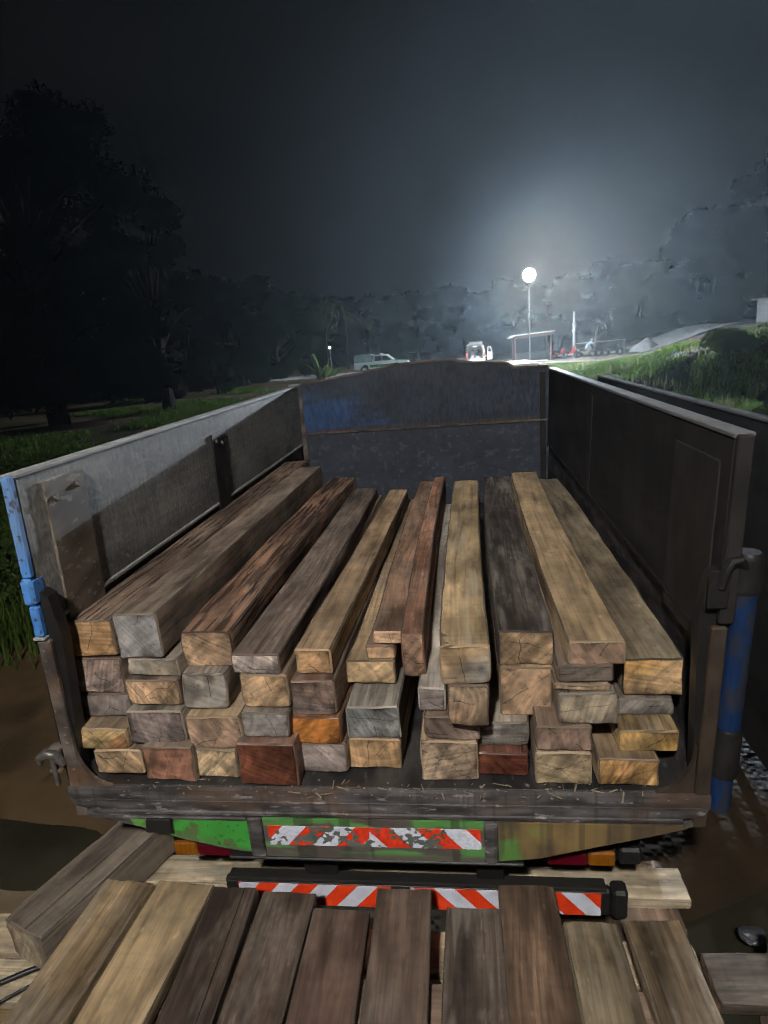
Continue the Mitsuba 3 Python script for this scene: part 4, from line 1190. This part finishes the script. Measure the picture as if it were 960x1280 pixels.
def panel(w, h, d, c, aim):
    aim = np.asarray(aim, float)
    aim /= np.linalg.norm(aim)
    s = np.cross(aim, [0, 0, 1])
    s /= np.linalg.norm(s)
    u = np.cross(s, aim)
    v = np.array([[-w, -h, 0], [w, -h, 0], [w, h, 0], [-w, h, 0]]) / 2
    V = np.asarray(c) + v[:, :1] * s + v[:, 1:2] * u
    F = np.array([[0, 1, 2], [0, 2, 3]])
    nn = np.cross(V[1] - V[0], V[2] - V[0])
    if np.dot(nn, aim) < 0:
        F = F[:, ::-1]
    hv = bx(-w / 2 - .02, w / 2 + .02, -h / 2 - .02, h / 2 + .02, -d, -.004)
    H = np.asarray(c) + hv[0][:, :1] * s + hv[0][:, 1:2] * u + hv[0][:, 2:] * aim
    return (V, F), (H, hv[1] if np.linalg.det(np.stack([s, u, aim])) > 0 else hv[1][:, ::-1])


def head(c, aim, w, h, intensity, tint, parent):
    p, hs = panel(w, h, .12, c, aim)
    hk = add('lamp_head', hs, 'pole_grey', parent=parent)
    rad = intensity / (w * h)
    add('lens', p, 'moto_white', parent=hk, emitter=emit(np.array(tint) * rad))


COOL = (.86, .97, 1.08)
def round_head(c, aim, r, intensity, tint, parent):
    aim = np.asarray(aim, float)
    aim /= np.linalg.norm(aim)
    s = np.cross(aim, [0, 0, 1])
    s /= np.linalg.norm(s)
    u = np.cross(s, aim)
    B = np.stack([s, u, aim], 1)
    a = np.arange(14) * 2 * np.pi / 14
    body = lathe([(0, -.16), (r * .5, -.16), (r * 1.08, -.05), (r * 1.08, .012), (r * 1.01, .012), (r * 1.01, -.004), (0, -.004)], 14)
    bk = add('lamp_head', (body[0] @ B.T + c, body[1] if np.linalg.det(B) > 0 else body[1][:, ::-1]), 'pole_grey', parent=parent)
    D = np.vstack([[[0, 0, 0]], np.stack([r * np.cos(a), r * np.sin(a), 0 * a], 1)]) @ B.T + c
    F = np.array([[0, 1 + k, 1 + (k + 1) % 14] for k in range(14)])
    if np.dot(np.cross(D[1] - D[0], D[2] - D[0]), aim) < 0:
        F = F[:, ::-1]
    add('lens', (D, F), 'moto_white', parent=bk, emitter=emit(np.array(tint) * intensity / (3.08 * r * r)))


round_head(np.array([fx, fy - .03, fz]), (.12, -1, -.10), .58, FAR_POWER, COOL, LP)
head((fx - .3, fy + .25, fz - .85), (-.85, .22, -.50), .30, .22, BACK_POWER, COOL, LP)  # added head, turned left to brighten the pickup and van

scene['flood_lamp_beam'] = {'type': 'spot', 'intensity': rgb(np.array(COOL) * BEAM_POWER), 'cutoff_angle': 34.0, 'beam_width': 12.0,
                            'to_world': T().look_at(origin=[fx, fy - .22, fz], target=[fx + 12.0 * .35, fy - 12.0, fz - 1.3], up=[0, 0, 1])}

head((fx + .3, fy + .25, fz - .85), (.85, .05, -.50), .30, .22, BACK_POWER * 0.4, COOL, LP)  # second added head, turned right to brighten the motorcycles, heap and path

# the work light that lights the load, on its own stand behind the camera
WL = thing('work_light', 'white work light on a tall stand lighting the timbers from behind the camera', 'lamp')
nx, ny, nz = NEAR_LAMP
add('pole', tube([(nx, ny - .1, 0), (nx, ny - .1, nz + .1)], .03, 8), 'pole_grey', parent=WL)
for a in (0.3, 2.4, 4.5):
    add('leg', tube([(nx, ny - .1, .9), (nx + .8 * math.cos(a), ny - .1 + .8 * math.sin(a), .0)], .018, 6), 'pole_grey', parent=WL)
head(NEAR_LAMP, (.10, 1, -.90), .34, .26, NEAR_POWER, (1.05, 1.0, .93), WL)

# small bulb by the banana clump
sb = thing('yard_lamp', 'small bright bulb on a thin post above the banana clump', 'lamp')
add('post', tube([(-10.55, 53, -.1), (-10.55, 53, 2.62)], .03, 6), 'pole_grey', parent=sb)
m = trimesh.creation.icosphere(2, .10)
add('bulb', (np.array(m.vertices) + [-10.55, 52.95, 2.7], m.faces), 'moto_white', parent=sb, emitter=emit((9, 9.6, 10)))

tag(add('utility_pole', tube([(11.35, 58, -.1), (11.35, 58, 4.15)], [.13, .11], 8), 'pole_grey', smooth=40), 'straight grey post standing between the shed and motorcycles', 'pole')
tag(add('utility_pole', tube([(13.25, 59, -.1), (13.65, 59, 2.75)], [.11, .09], 8), 'pole_grey', smooth=40), 'shorter leaning post right of the straight grey one', 'pole')
tag(add('rail', tube([(11.6, 60, 1.22), (16.4, 60, 1.30)], .045, 6), 'pole_grey', smooth=40), 'pale horizontal rail behind the motorcycles', 'rail')
for x in (11.65, 16.35):
    tag(add('rail_post', tube([(x, 60.05, -.1), (x, 60.05, 1.36)], .05, 6), 'pole_grey'), 'stubby post at the ' + ('left' if x < 14 else 'right') + ' end of the pale horizontal rail', 'post', 'posts of the pale rail')

# shed
SH = thing('open_shed', 'open-fronted red-brown shed with a sloping metal roof under the lamp', 'shed')
zr = lambda x: 2.40 + .04 * (x - 5.8)
rf = add('roof', prism([(5.55, 2.20), (5.62, 2.22), (6.0, zr(6.0)), (9.55, zr(9.55)), (9.55, zr(9.55) + .05), (5.98, zr(5.98) + .05), (5.5, 2.22)], 57.6, 61), 'zinc', parent=SH)
add('fascia', prism([(6.0, zr(6.0) - .30), (9.4, zr(9.4) - .30), (9.4, zr(9.4) - .01), (6.0, zr(6.0) - .01)], 57.75, 57.8), 'shed_red', parent=SH)
for x in (5.95, 9.2):
    for y in (57.85, 60.7):
        add('post', bx(x, x + .12, y, y + .12, -.1, zr(x) - .02), 'shed_red', parent=SH)
add('back_wall', bx(6.0, 9.2, 60.9, 60.95, 0, 2.2), 'shed_dark', parent=SH)
add('counter', bx(6.1, 9.1, 58.6, 59.2, .75, .82), 'hut_board', parent=SH)
add('counter_front', bx(6.15, 9.05, 58.62, 58.66, 0, .748), 'hut_board', parent=SH)

# hut on the right
HU = thing('board_hut', 'grey boarded hut at the right edge above the bank', 'hut')
zb = float(ground_z(27, 52)) - .1
for k in range(8):
    add('board', bx(25.4, 29.0, 51.96, 52.0, zb + .24 * k, zb + .24 * k + .225, .006), 'hut_board', parent=HU)
add('wall', bx(25.45, 28.95, 52.01, 54.5, zb, zb + 1.9), 'hut_board', parent=HU)
add('roof', prism([(25.2, zb + 1.92), (29.2, zb + 1.92), (29.2, zb + 2.02), (25.2, zb + 2.02)], 51.7, 54.8), 'hut_board', parent=HU)

# gravel heap
a = np.linspace(0, 2 * np.pi, 40, endpoint=False)
rr = np.linspace(0, 1, 12)
V = np.array([[17.6 + 1.5 * r * math.cos(t), 57.5 + 1.8 * r * math.sin(t), 1.15 * (1 - r) ** .9 * (1) + .0] for r in rr for t in a])
V[:, 2] += float(ground_z(17.6, 57.5)) - .08 + .2 * (meshkit.fbm(V * 2, 3) - .5)
F = np.array([[k * 40 + j, (k + 1) * 40 + j, (k + 1) * 40 + (j + 1) % 40] for k in range(11) for j in range(40)] + [[k * 40 + j, (k + 1) * 40 + (j + 1) % 40, k * 40 + (j + 1) % 40] for k in range(11) for j in range(40)])
tag(add('gravel_heap', (V, F), 'gravel_dark', smooth=True), 'pale heap of gravel behind the motorcycles', 'gravel heap')


def car_wheel(x, y, r, w, parent, along='x'):
    pr = [(r * .55, -w / 2), (r * .95, -w / 2), (r, -w / 3), (r, w / 3), (r * .95, w / 2), (r * .55, w / 2)]
    m = lathe(pr, 18, 'x')
    h_ = lathe([(0, -w * .3), (r * .5, -w * .4), (r * .56, 0), (r * .5, w * .4), (0, w * .3)], 14, 'x')
    rz = 90 if along == 'x' else 0
    k = add('wheel', place(m, (x, y, r), rz), 'rubber', smooth=40, parent=parent)
    add('hub', place(h_, (x, y, r), rz), 'zinc', parent=k)


# pickup, side on, nose to the right
PK = thing('pickup', 'green and white pickup with a canvas canopy over its load bed', 'pickup')
px_, py_ = -9.25, 57.6


def P_(pts):
    return [(px_ + a, b) for a, b in pts]


add('lower_body', prism(P_([(0, .45), (.5, .42), (.62, .72), (.82, .86), (1.1, .86), (1.32, .72), (1.42, .42), (3.6, .42), (3.7, .72), (3.9, .86), (4.2, .86), (4.42, .72), (4.5, .42), (5.2, .45), (5.25, .75), (5.15, .95), (3.9, 1.06), (0, 1.06)]), py_, py_ + 1.75), 'pickup_white', parent=PK)
add('side_stripe', bx(px_ + 1.5, px_ + 3.8, py_ - .012, py_ - .002, .55, .80), 'pickup_green', parent=PK)
add('hood', prism(P_([(3.9, 1.062), (5.1, .96), (5.0, 1.02), (3.92, 1.14)]), py_ + .08, py_ + 1.67), 'pickup_green', parent=PK)
add('cabin', prism(P_([(1.75, 1.062), (3.95, 1.062), (3.2, 1.66), (2.0, 1.68)]), py_ + .06, py_ + 1.69), 'pickup_white', parent=PK)
for pts in ([(1.98, 1.12), (2.68, 1.12), (2.68, 1.58), (2.08, 1.59)], [(2.76, 1.12), (3.68, 1.12), (3.15, 1.56), (2.76, 1.57)]):
    add('side_window', prism(P_(pts), py_ + .045, py_ + .058), 'glass_dark', parent=PK)
add('canopy', prism(P_([(.02, 1.064), (1.7, 1.064), (1.72, 1.74), (1.5, 1.8), (.2, 1.78), (.02, 1.7)]), py_ + .03, py_ + 1.72), 'canvas_green', parent=PK)
add('roof_light_bar', bx(px_ + 2.5, px_ + 2.75, py_ + .3, py_ + 1.4, 1.69, 1.79), 'moto_white', parent=PK)
add('bumper', bx(px_ + 5.1, px_ + 5.32, py_ + .05, py_ + 1.7, .42, .62), 'moto_black', parent=PK)
for wx in (.96, 4.05):
    for wy in (py_ + .12, py_ + 1.6):
        car_wheel(px_ + wx, wy, .37, .24, PK)

# white van, seen from behind with the tail door up and a side door open
VN = thing('van', 'white van seen from behind with its tail door raised and a side door open', 'van')
vx, vy, vw, vh = 2.35, 58.4, 1.78, 1.92
fr = [(-.89, .35), (.89, .35), (.89, 1.25), (.78, 1.80), (.6, 1.92), (-.6, 1.92), (-.78, 1.80), (-.89, 1.25)]
hole = [(-.72, .62), (.72, .62), (.72, 1.22), (.64, 1.68), (.54, 1.76), (-.54, 1.76), (-.64, 1.68), (-.72, 1.22)]
from shapely.geometry import Polygon as SP
shell = SP([(vx + a, b) for a, b in fr], [[(vx + a, b) for a, b in hole]])
m = trimesh.creation.extrude_polygon(shell, 4.3, engine='earcut')
v = np.array(m.vertices)
v[:, 2] += vy
add('body', (v[:, [0, 2, 1]], np.array(m.faces)[:, ::-1]), 'van_white', parent=VN)
add('inner_wall', bx(vx - .72, vx + .72, vy + 2.6, vy + 2.65, .6, 1.75), 'van_inside', parent=VN)
add('load_floor', bx(vx - .72, vx + .72, vy + .02, vy + 2.6, .57, .619), 'van_inside', parent=VN)
for x0 in (-.5, .06):
    s_ = add('seat', bx(vx + x0, vx + x0 + .44, vy + .9, vy + 1.05, .62, 1.25, .04), 'moto_black' if x0 > 0 else 'van_inside', parent=VN)
    add('headrest', bx(vx + x0 + .1, vx + x0 + .34, vy + .92, vy + 1.0, 1.27, 1.45, .03), 'moto_black', parent=s_)
add('cargo_box', bx(vx - .6, vx - .1, vy + .15, vy + .6, .62, .95), 'van_inside', parent=VN)
add('cargo_box', bx(vx + .05, vx + .62, vy + .2, vy + .7, .62, .85), 'moto_white', parent=VN)
add('tail_door', place(bx(-.62, .62, -.95, 0, -.02, .02), (vx, vy, 1.93), R=rot([1, 0, 0], -14)), 'van_white', parent=VN)
add('bumper', bx(vx - .9, vx + .9, vy - .1, vy - .005, .35, .56, .03), 'van_white', parent=VN)
for s_ in (-1, 1):
    add('tail_light', bx(vx + s_ * .81 - .06, vx + s_ * .81 + .06, vy - .03, vy - .004, .80, 1.15, .01), 'red_lens', parent=VN, emitter=emit((3.4, .30, .16)))
dr_ = add('side_door', bx(vx + 1.12, vx + 1.62, vy + .9, vy + .95, .4, 1.15, .02), 'van_white', parent=VN)
add('window_frame', prism([(vx + 1.12, 1.152), (vx + 1.20, 1.152), (vx + 1.26, 1.55), (vx + 1.42, 1.55), (vx + 1.54, 1.152), (vx + 1.62, 1.152), (vx + 1.48, 1.64), (vx + 1.2, 1.64)], vy + .9, vy + .95), 'van_white', parent=dr_)
add('hinge_arm', bx(vx + .88, vx + 1.125, vy + .96, vy + 1.0, .7, .8), 'van_white', parent=VN)
for s_ in (-.74, .74):
    for yy in (.8, 3.5):
        car_wheel(vx + s_, vy + yy, .33, .22, VN, 'y')
add('cabin_lamp', bx(vx - .15, vx + .15, vy + .8, vy + 1.0, 1.70, 1.73), 'moto_white', parent=VN, emitter=emit(np.array([1, 1, .95]) * 14 * CAB_LAMP))


def motorcycle(x, y, rz, paint, label, group):
    k = thing('motorcycle', label, 'motorcycle', group)
    z0 = float(ground_z(x, y)) + .02
    pl = lambda m: place(m, (x, y, z0), rz)
    for wx in (-.62, .62):
        ring = lathe([(.22, -.045), (.29, -.05), (.30, 0), (.29, .05), (.22, .045), (.22, -.045)], 16, 'x')
        ring = (place(ring, (0, 0, 0), 90)[0] + [wx, 0, .3], ring[1])
        wk = add('wheel', pl(ring), 'rubber', parent=k)
        sp = merge([tube([(wx, 0, .3), (wx + .23 * math.cos(a), 0, .3 + .23 * math.sin(a))], .015, 4) for a in np.arange(5) * 1.2566])
        add('rim', pl(sp), 'zinc', parent=wk)
    add('fairing', pl(prism([(.30, .42), (.52, .72), (.40, 1.0), (.26, .98), (.16, .66), (-.05, .52), (-.1, .40)], -.11, .11)), paint, parent=k)
    add('tail', pl(prism([(-.12, .52), (-.5, .60), (-.86, .80), (-.82, .70), (-.45, .45), (-.1, .40)], -.1, .1)), paint, parent=k)
    add('seat', pl(bx(-.72, .0, -.12, .12, .745, .82, .03)), 'moto_black', parent=k)
    add('engine', pl(bx(-.18, .25, -.13, .13, .24, .40, .04)), 'zinc', parent=k)
    add('fork', pl(tube([(.62, 0, .3), (.40, 0, 1.0)], .03, 6)), 'zinc', parent=k)
    add('handlebar', pl(tube([(.28, -.34, 1.06), (.38, -.1, 1.02), (.38, .1, 1.02), (.28, .34, 1.06)], .018, 6)), 'moto_black', parent=k)
    add('front_mudguard', pl(prism([(.36, .52), (.5, .63), (.74, .63), (.88, .50), (.74, .58), (.5, .58)], -.06, .06)), paint, parent=k)
    add('headlight', pl(bx(.40, .50, -.08, .08, .84, .96, .03)), 'moto_white', parent=k)
    return k


MG = 'motorcycles parked below the bank'
motorcycle(9.95, 57.2, 20, 'moto_red', 'red motorcycle at the left of the parked row', MG)
motorcycle(10.9, 57.5, -25, 'moto_red', 'second red motorcycle, beside the straight grey post', MG)
motorcycle(12.2, 57.0, 10, 'moto_white', 'white motorcycle with a person in light blue leaning on it', MG)
motorcycle(13.0, 58.3, 160, 'moto_black', 'dark motorcycle behind the person in light blue', MG)
motorcycle(14.7, 57.6, -12, 'moto_black', 'dark motorcycle at the right of the parked row', MG)


def figure(joints, bones, pitch=.03):
    import manifold3d as m3
    from manifold3d import Manifold
    parts = []
    for a, b in bones:
        (pa, ra), (pb, rb) = joints[a], joints[b]
        s = Manifold.sphere(ra, 14).translate(list(map(float, pa))) + Manifold.sphere(rb, 14).translate(list(map(float, pb)))
        parts.append(s.hull())
    M = parts[0]
    for p in parts[1:]:
        M = M + p
    me = M.refine_to_length(pitch).to_mesh()
    t = trimesh.Trimesh(me.vert_properties[:, :3], me.tri_verts)
    trimesh.smoothing.filter_taubin(t, iterations=8)
    return np.array(t.vertices), np.array(t.faces)


PE = thing('person', 'person in a light blue shirt sitting sideways on a white motorcycle, leaning back', 'person')
o = np.array([12.2, 56.9, float(ground_z(12.2, 57))])
J = {k: (o + np.array(p), r) for k, (p, r) in dict(
    hip=((.0, 0, .92), .13), hipl=((.0, -.1, .9), .1), hipr=((.0, .1, .9), .1), belly=((.16, 0, 1.08), .13), chest=((.36, 0, 1.28), .14), shl=((.42, -.17, 1.36), .07), shr=((.42, .17, 1.36), .07),
    neck=((.50, 0, 1.46), .055), head=((.56, 0, 1.58), .10), crown=((.57, 0, 1.63), .095), jaw=((.51, -.03, 1.53), .06),
    kl=((-.42, -.13, .82), .075), al=((-.62, -.13, .42), .048), fl=((-.76, -.14, .40), .04), kr=((-.36, .13, .78), .075), ar=((-.50, .13, .36), .048), fr=((-.64, .14, .34), .04),
    el=((.62, -.24, 1.12), .045), hl=((.72, -.22, .90), .035), er=((.22, .26, 1.14), .045), hr=((.02, .24, 1.02), .035)).items()}
add('torso', figure(J, [('hip', 'belly'), ('belly', 'chest'), ('chest', 'shl'), ('chest', 'shr'), ('shl', 'el'), ('shr', 'er')]), 'shirt_blue', parent=PE, smooth=True)
add('legs', figure(J, [('hip', 'hipl'), ('hip', 'hipr'), ('hipl', 'kl'), ('kl', 'al'), ('hipr', 'kr'), ('kr', 'ar'), ('al', 'fl'), ('ar', 'fr')]), 'trousers', parent=PE, smooth=True)
add('skin', figure(J, [('neck', 'chest'), ('neck', 'head'), ('head', 'crown'), ('head', 'jaw'), ('el', 'hl'), ('er', 'hr')], .02), 'skin', parent=PE, smooth=True)
m = trimesh.creation.icosphere(2, .108)
add('hair', (np.array(m.vertices) * [1, .95, .8] + o + [.59, .01, 1.655], m.faces), 'hair', parent=PE, smooth=True)

# ------------------------------------------------------------------ the night air
scene['haze'] = {'type': 'cube', 'to_world': T().translate([0, 50, 11.0]).scale([105, 80, 12.4]), 'bsdf': {'type': 'null'}, 'interior': {'type': 'ref', 'id': 'haze_medium'}}
tag('haze', 'thin damp night air glowing round the lamp', 'haze', kind='stuff')
